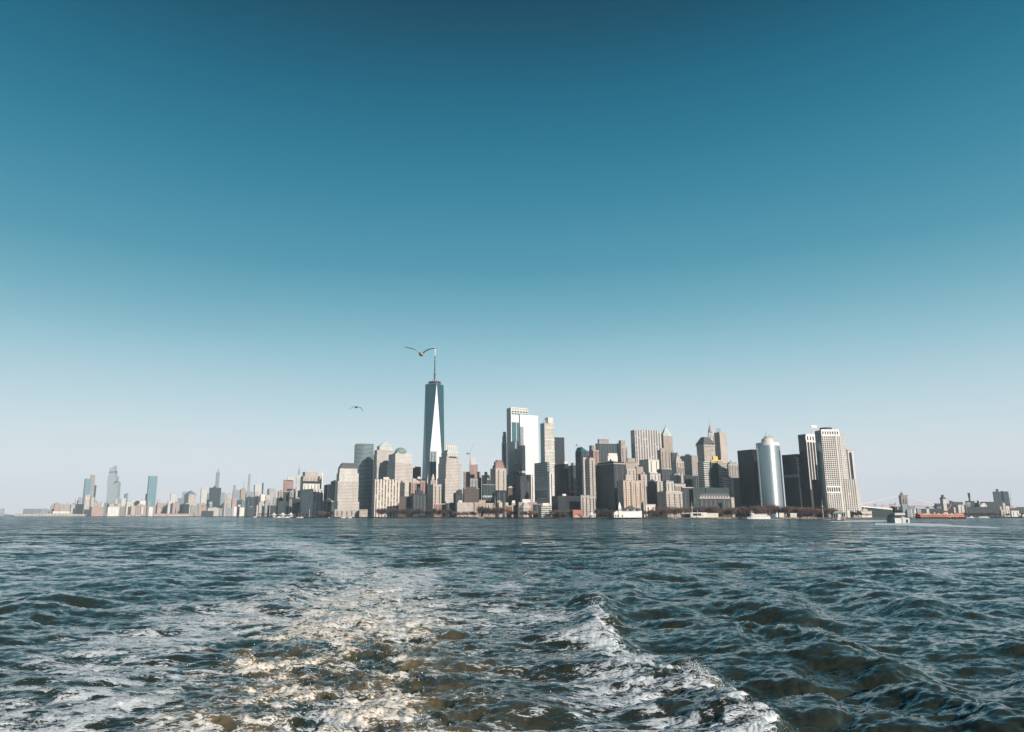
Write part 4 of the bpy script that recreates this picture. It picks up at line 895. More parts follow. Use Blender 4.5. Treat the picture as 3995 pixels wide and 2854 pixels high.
L_(1105, 1107, 1148, 590, 2800, 'darkteal', 'narrow dark slab beside a white slab', top='')
L_(1148, 1150, 1186, 588, 2790, 'white', 'narrow white slab right of the dark roofs', top='')
L_(1185, 1187, 1735, 618, 2750, 'darkteal', 'long dark flat block under the two round-edged towers', name='warehouse', top='')
L_(1180, 1182, 1340, 690, 2500, 'white', 'white stepped house with dark windows above the wooded bank', tiers=((1220, 1222, 1305, 657),), top='')
L_(860, 862, 1700, 745, 2420, 'darkstone', 'long dark line of bluff-top houses above the wooded bank', name='row_of_houses')
L_(1485, 1505, 1695, 365, 3000, 'darkteal', 'left of the two dark green towers across the river, with a rooftop tank', name='skyscraper', tiers=((1575, 1580, 1630, 300),), top='', th=R(20))
L_(1690, 1740, 1880, 350, 3050, 'darkteal', 'right of the two dark green towers across the river, with stepped shoulders', name='skyscraper', th=R(20), top='')
L_(1880, 1882, 1892, 540, 3100, 'darkstone', 'thin sliver of wall at the right edge of the dark green towers', top='')
L_(1735, 1737, 1800, 655, 2480, 'cream', 'tall narrow cream house right of the dark flat block', tiers=((1735, 1737, 1755, 615),), top='')
L_(1665, 1667, 1712, 740, 2380, 'cream', 'left one of two cream houses on the slope', top='')
L_(1695, 1697, 1805, 825, 2250, 'cream', 'cream house with dark windows low on the slope by the water', top='')
L_(1820, 1822, 1895, 725, 2480, 'white', 'small white house right of the tall narrow cream house', top='')
L_(1900, 1902, 2090, 760, 2520, 'brownbrick', 'brown roofs at the right end of the bluff')
L_(1950, 1952, 2140, 840, 2240, 'white', 'three-gabled white house low on the right shore', top='')
L_(2090, 2092, 2273, 740, 2700, 'darkstone', 'dark wooded-looking block at the right edge of the photo')
L_(2150, 2152, 2190, 925, 2120, 'white', 'tiny white hut on the right shore', top='')
L_(2235, 2237, 2300, 935, 2110, 'white', 'tiny white framed hut at the right edge of the shore', top='')
# ------------------------------------------------------------------ one-off towers
def top_of(root):
    """local footprint and height of the highest block already built on a root"""
    best = None
    for ch in root.children:
        if ch.name.split('.')[0] in ('wall', 'upper_tower', 'penthouse'):
            bb = [v.co for v in ch.data.vertices]; z = max(v.z for v in bb)
            if best is None or z > best[4]: best = (min(v.x for v in bb), min(v.y for v in bb), max(v.x for v in bb), max(v.y for v in bb), z)
    return best
def hip(root, h, frac, mat, name='roof', over=0.0, z=None, ridge=None):
    x0, y0, x1, y1, zt = top_of(root); z = zt if z is None else z
    x0 -= over; y0 -= over; x1 += over; y1 += over
    cx_, cy_ = (x0 + x1) / 2, (y0 + y1) / 2
    fx, fy = (frac, frac) if ridge is None else ridge
    a = [(x0, y0, z), (x1, y0, z), (x1, y1, z), (x0, y1, z)]
    t_ = [(cx_ + (x - cx_) * fx, cy_ + (y - cy_) * fy, z + h) for x, y, _ in a]
    mb = MB(); mb.loft([(x, y, z - .5) for x, y, _ in a], a, 0); mb.loft(a, t_, 0, 0, botcap=0)
    return mb.build(name, mat, root), (cx_, cy_, z + h)
def mh(y0, y1, D, c): return PZ(cpy(c, y1), D) - PZ(cpy(c, y0), D)
def spire(root, c, z, h, r0, r1, mat=STEEL, name='spire', n=8):
    mb = MB(); mb.tube((c[0], c[1], z - .5), (c[0], c[1], z + h), r0, r1, n); return mb.build(name, mat, root)

# the tallest tower: a square base turning into an octagon and back to a square set diagonally
def tallest():
    D = 2236; th = R(17); X = PX(cpx('E', 372), cpy('E', 485), D)
    root = empty('skyscraper', (X, D + 31, GZ), th, 'tallest glass tower with long triangular facets and a tall masted spire', 'building')
    zb = 50; zt = PZ(cpy('E', 487), D) - GZ; hb_ = 30.5; ht = 30.0
    Bc = [(hb_ * sx_, hb_ * sy_) for sx_, sy_ in ((-1, -1), (1, -1), (1, 1), (-1, 1))]
    Tc = [(0, -ht), (ht, 0), (0, ht), (-ht, 0)]
    mb = MB(); mb.prism(Bc, 0, zb, 0); mb.build('base', ST['greyglass'][0], root)
    mb = MB()
    for k in range(4):
        a, b_ = Bc[k], Bc[(k + 1) % 4]; t0 = Tc[k]; t1 = Tc[(k + 1) % 4]
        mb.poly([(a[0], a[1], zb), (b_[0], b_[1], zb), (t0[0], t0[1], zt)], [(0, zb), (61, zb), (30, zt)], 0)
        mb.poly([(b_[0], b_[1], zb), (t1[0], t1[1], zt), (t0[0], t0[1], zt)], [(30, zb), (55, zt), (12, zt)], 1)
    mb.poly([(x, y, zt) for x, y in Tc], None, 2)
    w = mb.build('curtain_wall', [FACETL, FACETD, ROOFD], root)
    par = MB(); par.prism([(x * 1.004, y * 1.004) for x, y in Tc], zt - 15, zt - 14.2, 0); par.prism([(x * 1.004, y * 1.004) for x, y in Tc], zt - .1, zt + 1.5, 0)
    par.build('parapet', STEEL, root)
    # the bright window bars near the top
    bar = MB()
    for (p, q) in ((Tc[3], Tc[0]), (Tc[0], Tc[1])):
        for f in np.linspace(.12, .9, 7):
            x = p[0] + (q[0] - p[0]) * f; y = p[1] + (q[1] - p[1]) * f; nx, ny = (q[1] - p[1]), -(q[0] - p[0]); ln = math.hypot(nx, ny)
            bar.box((x + nx / ln * .25 + 0, y + ny / ln * .25, zt - 46), (.9, .9, 17), rz=0)
    bar.build('light_fins', STEEL, root)
    rg = MB(); sp_ = mh(480, 445, D, 'E')
    for zz, r_ in ((zt + 1, 15), (zt + 4.2, 20), (zt + 7.4, 20.5)):
        rg.lathe([(r_ - 1.5, zz), (r_, zz), (r_, zz + 1.4), (r_ - 1.5, zz + 1.4)], n=28)
    rg.lathe([(5, zt), (5, zt + 11)], n=12)
    for k in range(12):
        a = k * math.pi / 6; rg.tube((14 * math.cos(a), 14 * math.sin(a), zt), (19.5 * math.cos(a), 19.5 * math.sin(a), zt + 9), .35)
    rg.build('communication_ring', DKSTEEL, root)
    ms = MB(); zs = zt + 10; ztip = PZ(1345, D) - GZ; H = ztip - zs
    prof = [(0, 2.0), (.18, 1.9), (.2, 1.8), (.62, 1.3), (.75, 1.1), (.82, 1.6), (.985, 1.6), (1, .5)]
    for (a, ra), (b_, rb_) in zip(prof, prof[1:]): ms.tube((0, 0, zs + a * H), (0, 0, zs + b_ * H), ra, rb_, 8, 0 if a < .75 else 1)
    for f, r_ in ((.20, 4.2), (.23, 3.5), (.31, 2.8), (.38, 3.0), (.46, 2.6), (.53, 2.8), (.60, 2.4), (.70, 2.4)):
        ms.lathe([(.8, zs + f * H - 1.2), (r_, zs + f * H - .9), (r_, zs + f * H + .9), (.8, zs + f * H + 1.2)], n=10)
    for k in range(4):
        a = k * math.pi / 2 + .5; ms.tube((15 * math.cos(a), 15 * math.sin(a), zt + 6), (0, 0, zs + .22 * H), .25, n=4)
    ms.build('spire', [DKSTEEL, WHITE], root)
FACETL = fac('facet_glass_painted_glare', (.28, .32, .34), (.33, .37, .39), bay=3.2, fl=8.4, ww=.97, wh=.94, blinds=.02, gr=.44, wr=.4, gs=1.0)  # bright reflection put into the base colour of these facets
FACETD = fac('facet_glass_dark', (.03, .075, .09), (.012, .045, .06), bay=3.2, fl=4.2, ww=.92, wh=.90, blinds=.10, gr=.08, gs=1.0)  # same glass, colour darkened for the facets that reflect deep sky
tallest()
bld('E', 312, 328, 400, 1232, 2060, 'bluegrey', 'grey patterned glass slab rising in front of the bright facet of the tallest tower', name='skyscraper', th=R(27), top='')

# round-fronted banded glass tower
def arc_tower(c, x0, x1, ytop, D, bulge, depth, style, label, name='skyscraper', a0=-1.0, a1=1.0, th=0.0, back=None, slope=0.0, cap=None):
    zt = PZ(cpy(c, ytop), D) - GZ
    xa = PX(cpx(c, x0), cpy(c, ytop), D); xb = PX(cpx(c, x1), cpy(c, ytop), D); w = xb - xa
    root = empty(name, (xa + w / 2, D, GZ), th, label, 'building')
    n = 26; pts = []
    for i in range(n + 1):
        u = -1 + 2 * i / n; pts.append((u * w / 2, bulge * u * u))
    ring = pts + [(w / 2 - 1, bulge + depth), (-w / 2 + 1, bulge + depth)]
    mb = MB(); A_ = [(x, y, 0) for x, y in ring]; B_ = [(x, y, zt + slope * x / w) for x, y in ring]
    mb.loft(A_, B_, 0, None); 
    u = 0
    wl_ = mb.build('wall', ST[style][0], root); mb = MB(); mb.poly(B_, None, 0); mb.build('roof', ST[style][1], root)
    return root, w, zt, ring
r_, w_, zt_, _ = arc_tower('C', 1462, 1797, 232, 2260, 14, 22, 'bandteal', 'tall dark banded glass tower with a gently curved front and flat slanted top', th=R(10), slope=5)
pc = MB(); pc.prism([(-w_ / 2 + 3, 15), (w_ / 2 - 3, 15), (w_ / 2 - 3, 30), (-w_ / 2 + 3, 30)], zt_ - 2, zt_ + 2.5); pc.build('parapet', ROOFD, r_)

# pale gridded office towers with stepped flanks: pyramid, dome, sloped roof, stepped roof
r_ = bld('D', 432, 500, 790, 620, 2160, 'palegrid', 'pale gridded tower topped by a green glass pyramid', name='skyscraper', th=R(30), tiers=((440, 500, 785, 410, 'palegrid', 1.5), (455, 505, 780, 335, 'palegrid', 3), (500, 545, 778, 272, 'pale', 5)), top='')
hip(r_, mh(272, 178, 2170, 'D'), .03, PALECOPPER, over=1.0)
r_ = bld('D', 680, 820, 1128, 560, 2080, 'palegrid', 'pale gridded tower topped by a green copper dome', name='skyscraper', th=R(30), tiers=((705, 825, 1112, 400, 'pale', 2), (785, 850, 1045, 378, 'pale', 5)), top='')
x0, y0, x1, y1, zt = top_of(r_); dm = MB(); rad = (x1 - x0) / 2 * 1.0; hh = mh(378, 283, 2090, 'D')
dm.lathe([(rad * math.cos(a), zt + hh * math.sin(a)) for a in [i * math.pi / 2 / 9 for i in range(9)]] + [(.3, zt + hh)], ((x0 + x1) / 2, (y0 + y1) / 2), 28)
dm.lathe([(rad * 1.03, zt - 1), (rad * 1.03, zt + 1.2)], ((x0 + x1) / 2, (y0 + y1) / 2), 28)
dm.build('dome', COPPER, r_)
r_ = bld('D', 1560, 1700, 1985, 830, 1970, 'palegrid', 'pale gridded tower with a flat-topped sloping green roof, right of the tallest tower', name='skyscraper', th=R(30), tiers=((1572, 1715, 1985, 560, 'palegrid', 1.5), (1595, 1725, 1950, 440, 'palegrid', 3.5), (1635, 1738, 1928, 400, 'pale', 5)), top='')
hip(r_, mh(400, 332, 1980, 'D'), .78, PALECOPPER, over=1.2)
b_ = MB(); x0, y0, x1, y1, zt = top_of(r_); b_.box(((x0 + x1) / 2, y0 - .4, zt - 11), ((x1 - x0) * .7, .8, 3.6)); b_.build('window_band', BLACK, r_)
r_ = bld('C', 1108, 1165, 1540, 1240, 2000, 'palegrid', 'wide pale gridded tower with a dark stepped roof, first of the four pale towers', name='skyscraper', th=R(26), tiers=((1112, 1168, 1532, 880, 'palegrid', 1.5), (1143, 1192, 1532, 740, 'pale', 3), (1165, 1200, 1510, 658, 'pale', 4.5)), top='')
x0, y0, x1, y1, zt = top_of(r_); z = zt
for i, (f, dz) in enumerate(((.97, 3.5), (.88, 4.5), (.78, 4.5), (.66, 3))):
    cx_, cy_ = (x0 + x1) / 2, (y0 + y1) / 2; q = [(cx_ + (x - cx_) * f, cy_ + (y - cy_) * f) for x, y in ((x0, y0), (x1, y0), (x1, y1), (x0, y1))]
    m_ = MB(); m_.prism(q, z, z + dz, 0, 0); m_.build('stepped_roof', ROOFD, r_); z += dz

# things that stand on towers already in the table
def find(word):
    return next(o for o in bpy.data.objects if word in str(o.get('label', '')))
def crown(word, fn): fn(find(word))
def f1(r):   # green pyramid with spire
    Dd = r.location.y; o, c = hip(r, mh(300, 160, Dd, 'H'), .10, PALECOPPER, 'pyramid_roof'); spire(r, c, c[2], mh(160, 130, Dd, 'H'), 2.4, 1.5, PALECOPPER, 'lantern'); spire(r, c, c[2] + mh(160, 130, Dd, 'H'), mh(130, 60, Dd, 'H'), 1.0, .2)
    x0, y0, x1, y1, z = top_of(r); d_ = MB()
    for x, y in ((x0 + 2, y0 + 2), (x1 - 2, y0 + 2), ((x0 + x1) / 2, y0 + 1)): d_.lathe([(1.8, z - 1), (1.8, z + 6), (.2, z + 10)], (x, y), 8)
    d_.build('dormer', PALECOPPER, r)
crown('under a tall green pyramid', f1)
def f2(r):
    Dd = r.location.y; o, c = hip(r, mh(430, 318, Dd, 'H'), .42, ROOFD, 'mansard_roof', over=2.5)
    x0, y0, x1, y1, z = top_of(r); m = MB(); m.box(((x0 + x1) / 2, (y0 + y1) / 2, z - 5), (x1 - x0 + 3.5, y1 - y0 + 3.5, 3.5)); m.build('cornice', CONC, r)
crown('huge dark mansard roof', f2)
def f3(r):
    Dd = r.location.y; x0, y0, x1, y1, z = top_of(r); c = ((x0 + x1) / 2, (y0 + y1) / 2); w = (x1 - x0) / 2
    m = MB(); m.lathe([(w * .8, z), (w * .78, z + 9), (w * .5, z + 12), (w * .45, z + 18), (.6, z + 26)], c, 10); m.build('lantern', ST['cream'][0], r)
    spire(r, c, z + 25, mh(170, 60, Dd, 'H'), .8, .15)
crown('ornate cream pinnacle tower', f3)
def f4(r):
    o, c = hip(r, 11, .1, ST['cream'][1], 'pyramid_roof')
    x0, y0, x1, y1, z = top_of(r); m = MB(); n = 7
    w = r['_w']; zz = r['_h'] - 16
    for i in range(n): m.lathe([(.9, zz - 14), (.9, zz)], (w * (.1 + .8 * i / (n - 1)), -.9), 8)
    m.box((w / 2, -1.0, zz), (w * .95, 2.2, 1.6)); m.build('loggia', CONC, r)
crown('pyramid top and a columned loggia', f4)
def f5(r):
    w = r['_w']; h = r['_h']; m = MB(); k = MB(); n = 8
    for i in range(n): m.lathe([(1.0, 6), (1.0, h - 6)], (w * (.08 + .6 * i / (n - 1)), -1.1), 8)
    m.box((w * .4, -1.2, h - 6), (w * .78, 2.4, 2.2)); k.box((w * .38, -.1, 6), (w * .7, .5, h - 13)); m.build('colonnade', CONC, r); k.build('recess', BLACK, r)
crown('low classical building', f5)
def f6(r):   # scaffold
    x0, y0, x1, y1, z = top_of(r); m = MB(); h = 14
    for x in np.linspace(x0 + 3, x1 - 6, 4):
        for y in (y0 + 4, y0 + 14): m.tube((x, y, z - 1), (x, y, z + h), .45, n=4)
    for zz in (5, 9.5, h):
        m.tube((x0 + 3, y0 + 4, z + zz), (x1 - 6, y0 + 4, z + zz), .35, n=4); m.tube((x0 + 3, y0 + 14, z + zz), (x1 - 6, y0 + 14, z + zz), .35, n=4)
    m.build('scaffold_frame', STEEL, r)
crown('with a scaffold frame on its roof', f6)
def f7(r):   # glass tower crown with white frame
    Dd = r.location.y; w = r['_w']; h = r['_h']; m = MB(); zb = h - mh(290, 97, Dd, 'F'); k = MB()
    for x in np.linspace(.8, w - .8, 7): m.box((x, -.45, h - 34), (1.6, 1.2, 34))
    for zz in (h - 1.5, h - 10, h - 17, h - 24, h - 32, zb + 10, zb + 5, zb): m.box((w / 2, -.5, zz), (w, 1.1, 2.0))
    k.box((w / 2, -.12, h - 10), (w - 2, .5, 8)); m.build('crown_frame', WHITE, r); k.build('crown_screen', CONC, r)
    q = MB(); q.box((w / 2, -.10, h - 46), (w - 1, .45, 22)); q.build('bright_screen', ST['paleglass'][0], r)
    for i in range(3): 
        v = MB(); v.box((w * (.3 + .2 * i), -.3, 20), (1.3, .9, zb - 20)); v.build('vertical_fin', WHITE, r)
    v = MB(); v.box((.2, -.2, 20), (2.2, 1.6, h - 20)); v.build('corner_fin', WHITE, r)
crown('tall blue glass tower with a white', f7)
def f8(r):
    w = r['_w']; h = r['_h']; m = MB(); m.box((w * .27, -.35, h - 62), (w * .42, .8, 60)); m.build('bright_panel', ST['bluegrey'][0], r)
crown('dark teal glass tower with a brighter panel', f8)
def f9(r):   # office block with dark glass centre
    w = r['_w']; h = r['_h']; m = MB(); m.box((w * .43, -1.2, 4), (w * .28, 2.6, h - 6)); m.build('glass_bay', ST['bandgreen'][0], r)
    for x in (w * .285, w * .575):
        v = MB(); v.box((x, -1.3, 4), (.8, 3.2, h - 4)); v.build('edge_pier', DKSTEEL, r)
crown('white and dark banded office block', f9)
def f9b(r):
    w = r['_w']; h = r['_h']; m = MB(); m.box((w * .46, -.9, 2), (w * .22, 2.0, h - 1)); m.build('glass_bay', ST['darkteal'][0], r)
crown('lower dark green banded', f9b)
def yel(r):
    w = r['_w']; h = r['_h']
    X_ = PX(cpx('I', 470), cpy('I', 600), 1700); lx = X_ - r.location.x
    t_ = empty('roof_hoist', (X_, 1702, r.location.z + h - .6), 0, 'yellow painted hoist housing on the roof of the banded office block', 'hoist')
    for nm, bx in (('cab', ((-2, 4, 6), (11, 8, 9))), ('platform', ((2, 4, 3), (28, 9, 3)))):
        m = MB(); m.box(*bx); m.build(nm, YELLOW, t_)
    for x in (-9, -2, 6, 14):
        m = MB(); m.tube((x, 2, -.5), (x, 2, 3), .7); m.build('leg', YELLOW, t_)
crown('white and dark banded office block', yel)
def f10(r):  # egg-crate tower: corner pier, blind attic, plant floor
    w = r['_w']; h = r['_h']; Dd = r.location.y
    m = MB(); m.box((w * .80, -.6, 0), (w * .10, 1.6, h - 11)); m.build('corner_pier', ST['plainwhite'][0], r)
    zb = mh(1415, 1010, Dd, 'J'); z2 = mh(1415, 940, Dd, 'J')
    k = MB(); k.box((w * .375, -.25, zb), (w * .75, .7, z2 - zb)); p = k.build('plant_floor', BLACK, r)
    v = MB()
    for i in range(7): v.box((w * .75 * i / 6, -.5, zb), (1.5, 1.2, z2 - zb))
    v.box((w * .375, -.45, z2), (w * .76, 1.4, 3)); v.box((w * .375, -.45, zb - 3), (w * .76, 1.4, 3)); v.build('plant_floor_frame', WHITE, r)
    k = MB(); k.box((w * .5, -.22, h - 10), (w * .96, .6, 6)); k.build('attic_windows', BLACK, r)
    v = MB()
    for i in range(8): v.box((w * (.02 + .96 * i / 7), -.5, h - 11), (2.4, 1.2, 8))
    v.box((w / 2, -.5, h - 3.6), (w, 1.3, 4)); v.box((w / 2, -.5, h - 13), (w, 1.3, 3)); v.build('attic_frame', WHITE, r)
    k = MB(); k.box((-.3, 12, 0), (.8, 20, h - 1)); k.build('flank_shade_sheet', TEALG, r)  # dark sheet over the left side, its shade put into the colour
    g = MB(); g.lathe([(12, h - 1), (12, h + 6), (11.4, h + 6.2)], (w * .6, 20), 20); g.build('plant_drum', ROOFD, r)
crown('white egg-crate gridded tower', f10)
def f11(r):
    w = r['_w']; h = r['_h']; Dd = r.location.y
    for i in range(6):
        m = MB(); m.box((w * (.0 + i / 5.2), -.5, mh(1400, 790 + 20 * i, Dd, 'J') if i < 2 else mh(1400, 920, Dd, 'J')), (1.7, 1.5, 1)); 
        z0 = 60 if i < 2 else 30
        m = MB(); m.box((w * (.02 + i / 5.3), -.5, z0), (1.7, 1.5, h - z0 - 14)); m.build('stone_pier', WHITE, r)
    m = MB(); m.box((w / 2, -.5, h - 5), (w, 1.4, 5)); m.box((w / 2, -.5, h - 18), (w, 1.4, 4))
    for i in range(6): m.box((w * (.02 + i / 5.3), -.5, h - 14), (4.0, 1.3, 9))
    m.build('attic_frame', WHITE, r)
    k = MB(); k.box((w / 2, -.2, h - 14), (w, .5, 9)); k.build('attic_windows', BLACK, r)
    s = MB()
    for x in (w * .62, w * .98): s.tube((x, 6, h - 1), (x, 6, h + 22), .6, n=4)
    s.box((w * .8, 6, h + 16), (w * .4, 1.5, 6)); s.tube((w * .62, 6, h + 2), (w * .98, 6, h + 16), .5, n=4); s.build('roof_frame', WHITE, r)
crown('dark brown tower with pale vertical piers', f11)
def f12(r):
    w = r['_w']; h = r['_h']; m = MB(); m.box((w * .45, -.3, 20), (w * .42, .8, h - 26)); m.build('window_slot', BLACK, r)
crown('one dark window column', f12)
def f13(r):  # white bands put the sunlight into the front's colour; flank stays dark
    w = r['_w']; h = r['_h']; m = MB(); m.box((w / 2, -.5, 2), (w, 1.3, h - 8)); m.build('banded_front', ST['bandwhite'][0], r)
crown('black-flanked office block with a sunlit banded front', f13)
def f14(r):
    w = r['_w']; h = r['_h']; s = r['_s']; m = MB(); m.box((-.3, s * .5, 30), (.8, s * .9, 1)); 
    g = MB(); g.prism([(x, y) for x, y in quad(w * .98, s * .9, (1, 1))], h - 1, h + 1); 
    a = [(0, 0, h), (w, 0, h), (w, s, h), (0, s, h)]; t_ = [(w * .2, s * .1, h + 12), (w * .8, s * .1, h + 4), (w * .8, s * .9, h + 4), (w * .2, s * .9, h + 12)]
    q = MB(); q.loft(a, t_, 0, 0); q.build('slanted_roof', TEALG, r)
crown('glass tower with a stepped slanted roof', f14)
def f15(r):
    w = r['_w']; h = r['_h']; s = r['_s']; o, c = hip(r, 9, 1, ROOFD, 'mansard_roof', ridge=(.86, .5), z=h)
    for i in range(11):
        m = MB(); m.box((w * (.06 + .088 * i), 1.2, h + .2), (2.6, 2.4, 4.2)); m.build('dormer', CONC, r)
crown('long low stone building with dormered roof', f15)
def f16(r):
    w = r['_w']; h = r['_h']; m = MB(); 
    for i in range(9): m.box((w * (.05 + .11 * i), -.3, h * .35), (1.2, 1.0, 3.4))
    m.build('arch_row', ST['tan'][0], r)
    g = MB(); g.box((w * .5, 6, h - 1), (10, 5, 5)); g.lathe([(1.2, h + 3), (1.2, h + 7), (.1, h + 9)], (w * .5, 6), 8)
    for i in range(6): g.tube((w * (.2 + .05 * i), 5, h - 1), (w * (.2 + .05 * i), 5, h + 4), .35, n=4)
    g.build('roof_plant', CONC, r)
crown('long cream ferry building', f16)
def f17(r):
    w = r['_w']; m = MB()
    m.box((w * .42, -.2, 3.4), (w * .5, .4, 4.2)); m.build('window_strip', BLACK, r)
crown('long white waterside shed with a row', f17)
def f18(r):
    w = r['_w']; h = r['_h']; m = MB()
    for i in range(5): m.tube((w * (.2 + .13 * i), 3, h - 1), (w * (.2 + .13 * i), 3, h + 9), .8, n=6)
    m.build('roof_vents', DKSTEEL, r)
crown('cream block with dark rooftop vents', f18)
def f19(r):
    x0, y0, x1, y1, z = top_of(r); Dd = r.location.y; o, c = hip(r, mh(600, 532, Dd, 'B'), .04, HAZEG, 'pyramid_roof')
    w = r['_w']; m = MB(); m.box((w * .5, 12, 0), (w * 1.5, 30, r['_h'] - 60)); m.build('lower_wing', ST['cream'][0], r)
crown('stepped cream tower with a blue pyramid', f19)
for word, c, x, y, col in (('reddish tower with a thin spire', 'B', 1665, 372, HAZEG), ('angular glass tower with a tall white needle', 'B', 1915, 282, WHITE)):
    r = find(word); x0, y0, x1, y1, z = top_of(r); zt = PZ(cpy(c, y), r.location.y) - GZ; spire(r, ((x0 + x1) / 2 + (8 if col == WHITE else 0), (y0 + y1) / 2), z, zt - z, 2.2, .7, col, 'needle')
def f20(r):
    x0, y0, x1, y1, z = top_of(r); m = MB()
    for i, dx in enumerate((-6, 2, 7)): m.tube(((x0 + x1) / 2 + dx, y0 + 5, z - 1), ((x0 + x1) / 2 + dx * 1.4, y0 + 5, z + 34 + 12 * (i % 2)), 1.6, 1.0, n=4)
    m.box(((x0 + x1) / 2, y0 + 5, z + 20), (16, 3, 4)); m.build('hoist_frame', HAZEG, r)
crown('tall hazy glass needle with construction', f20)
def f21(r):
    x0, y0, x1, y1, z = top_of(r); m = MB(); w = r['_w']; h = r['_h']
    for i in range(9): m.box((w * (.02 + i * .12), 4, h - 1), (1.2, 1.2, 9 + (i * 5) % 7))
    m.box((w * .3, 3, h + 4), (w * .7, 1, 1)); m.build('climbing_screen', STEEL, r)
    for i in range(1, 16):
        if i % 2: 
            m = MB(); m.box((w * .5, -.8, h * i / 16), (w * (1.0), 2.2, 1.6)); m.build('balcony_band', WHITE, r)
crown('tall slim pale tower with stacked bands', f21)

# needle-topped grey stone tower in the haze, with setbacks
r = bld('C', 420, 432, 518, 1000, 6000, 'palegrid', 'hazy pale setback tower with a needle mast, behind the block with white edges', name='skyscraper', th=R(40), tiers=((428, 438, 512, 830, 'palegrid', 6), (440, 450, 506, 790, 'pale', 10), (452, 460, 500, 770, 'pale', 14)), top='')
x0, y0, x1, y1, z = top_of(r); c_ = ((x0 + x1) / 2, (y0 + y1) / 2)
spire(r, c_, z, mh(770, 668, 6010, 'C'), 9, 4, HAZEG, 'mooring_mast'); spire(r, c_, z + mh(770, 668, 6010, 'C'), mh(668, 550, 6010, 'C'), 2.0, .6, HAZEG, 'needle')
r = bld('C', 872, 876, 905, 735, 4900, 'white', 'slim white hazy tower with a crane on top, right of the stepped cream tower', name='skyscraper', th=R(40), top='')
x0, y0, x1, y1, z = top_of(r); m = MB(); m.tube(((x0 + x1) / 2, y0 + 5, z - 1), ((x0 + x1) / 2, y0 + 5, z + 9), 1); m.tube(((x0 + x1) / 2 - 8, y0 + 5, z + 8), ((x0 + x1) / 2 + 24, y0 + 5, z + 10), .9); m.build('roof_crane', WHITE, r)

# folded glass tower with a viewing deck, far left, and its notched neighbour
def folded():
    D = 5550; X = PX(cpx('A', 1745), cpy('A', 740), D)
    root = empty('skyscraper', (X, D, GZ), 0, 'tallest far tower, folded glass with a pointed viewing deck near the top', 'building')
    def ring(xl, xr, y, dep, dd=0):
        z = PZ(cpy('A', y), D) - GZ; a = PX(cpx('A', xl), cpy('A', y), D) - X; b_ = PX(cpx('A', xr), cpy('A', y), D) - X
        return [(a, dd, z), (b_, dd + 4, z), (b_, dd + dep, z), (a, dd + dep, z)]
    m = MB(); m.loft(ring(1668, 1762, 900, 50), ring(1707, 1838, 312, 46), 0, 1); m.build('wall', ST['hazetintglass'][0], root)
    m = MB(); m.loft(ring(1712, 1815, 312, 40, 2), ring(1722, 1814, 245, 40, 3), 0, 1)
    a = ring(1724, 1810, 245, 36, 4); t_ = ring(1727, 1806, 190, 30, 5)
    z1 = PZ(cpy('A', 142), D) - GZ; t_[1] = (t_[1][0], t_[1][1], z1); t_[2] = (t_[2][0], t_[2][1], z1); m.loft(a, t_, 0, 1); m.build('upper_tower', ST['hazetintglass'][0], root)
    z = PZ(cpy('A', 243), D) - GZ; k = MB(); x1 = PX(cpx('A', 1862), cpy('A', 240), D) - X; x0 = PX(cpx('A', 1740), cpy('A', 240), D) - X
    k.loft([(x0, -4, z - 4), (x1, 6, z + 3), (x0 + 30, 36, z - 4)], [(x0, -4, z), (x1, 6, z + 4.5), (x0 + 30, 36, z)], 0, 0, botcap=0); k.build('viewing_deck', DKSTEEL, root)
    f = MB(); a = PX(cpx('A', 1790), cpy('A', 440), D) - X
    D2 = 5200; X2 = PX(cpx('A', 1800), cpy('A', 740), D2)
    r2 = empty('skyscraper', (X2, D2, GZ), 0, 'notched glass tower with a slanted dark-framed top beside the one with the viewing deck', 'building')
    def P_(x, y): return (PX(cpx('A', x), cpy('A', y), D2) - X2, PZ(cpy('A', y), D2) - GZ)
    out = [P_(1720, 900), P_(1835, 900), P_(1872, 408), P_(1842, 385), P_(1770, 470)]
    m = MB(); A_ = [(x, 0, z) for x, z in out]; B_ = [(x, 38, z) for x, z in out]
    m.poly(A_, [(x, z) for x, z in out]); m.poly(B_[::-1], [(x, z) for x, z in out[::-1]])
    for i in range(5): j = (i + 1) % 5; m.poly([A_[j], A_[i], B_[i], B_[j]], [(0, A_[j][2]), (0, A_[i][2]), (38, B_[i][2]), (38, B_[j][2])])
    m.build('wall', ST['hazetintglass'][0], r2)
    q = [P_(1787, 432), P_(1842, 385), P_(1868, 404), P_(1845, 412)]; k = MB(); k.loft([(x, -1.0, z) for x, z in q], [(x, -3.0, z) for x, z in q], 0, 0, botcap=0); k.build('notch_frame', TEALG, r2)
folded()

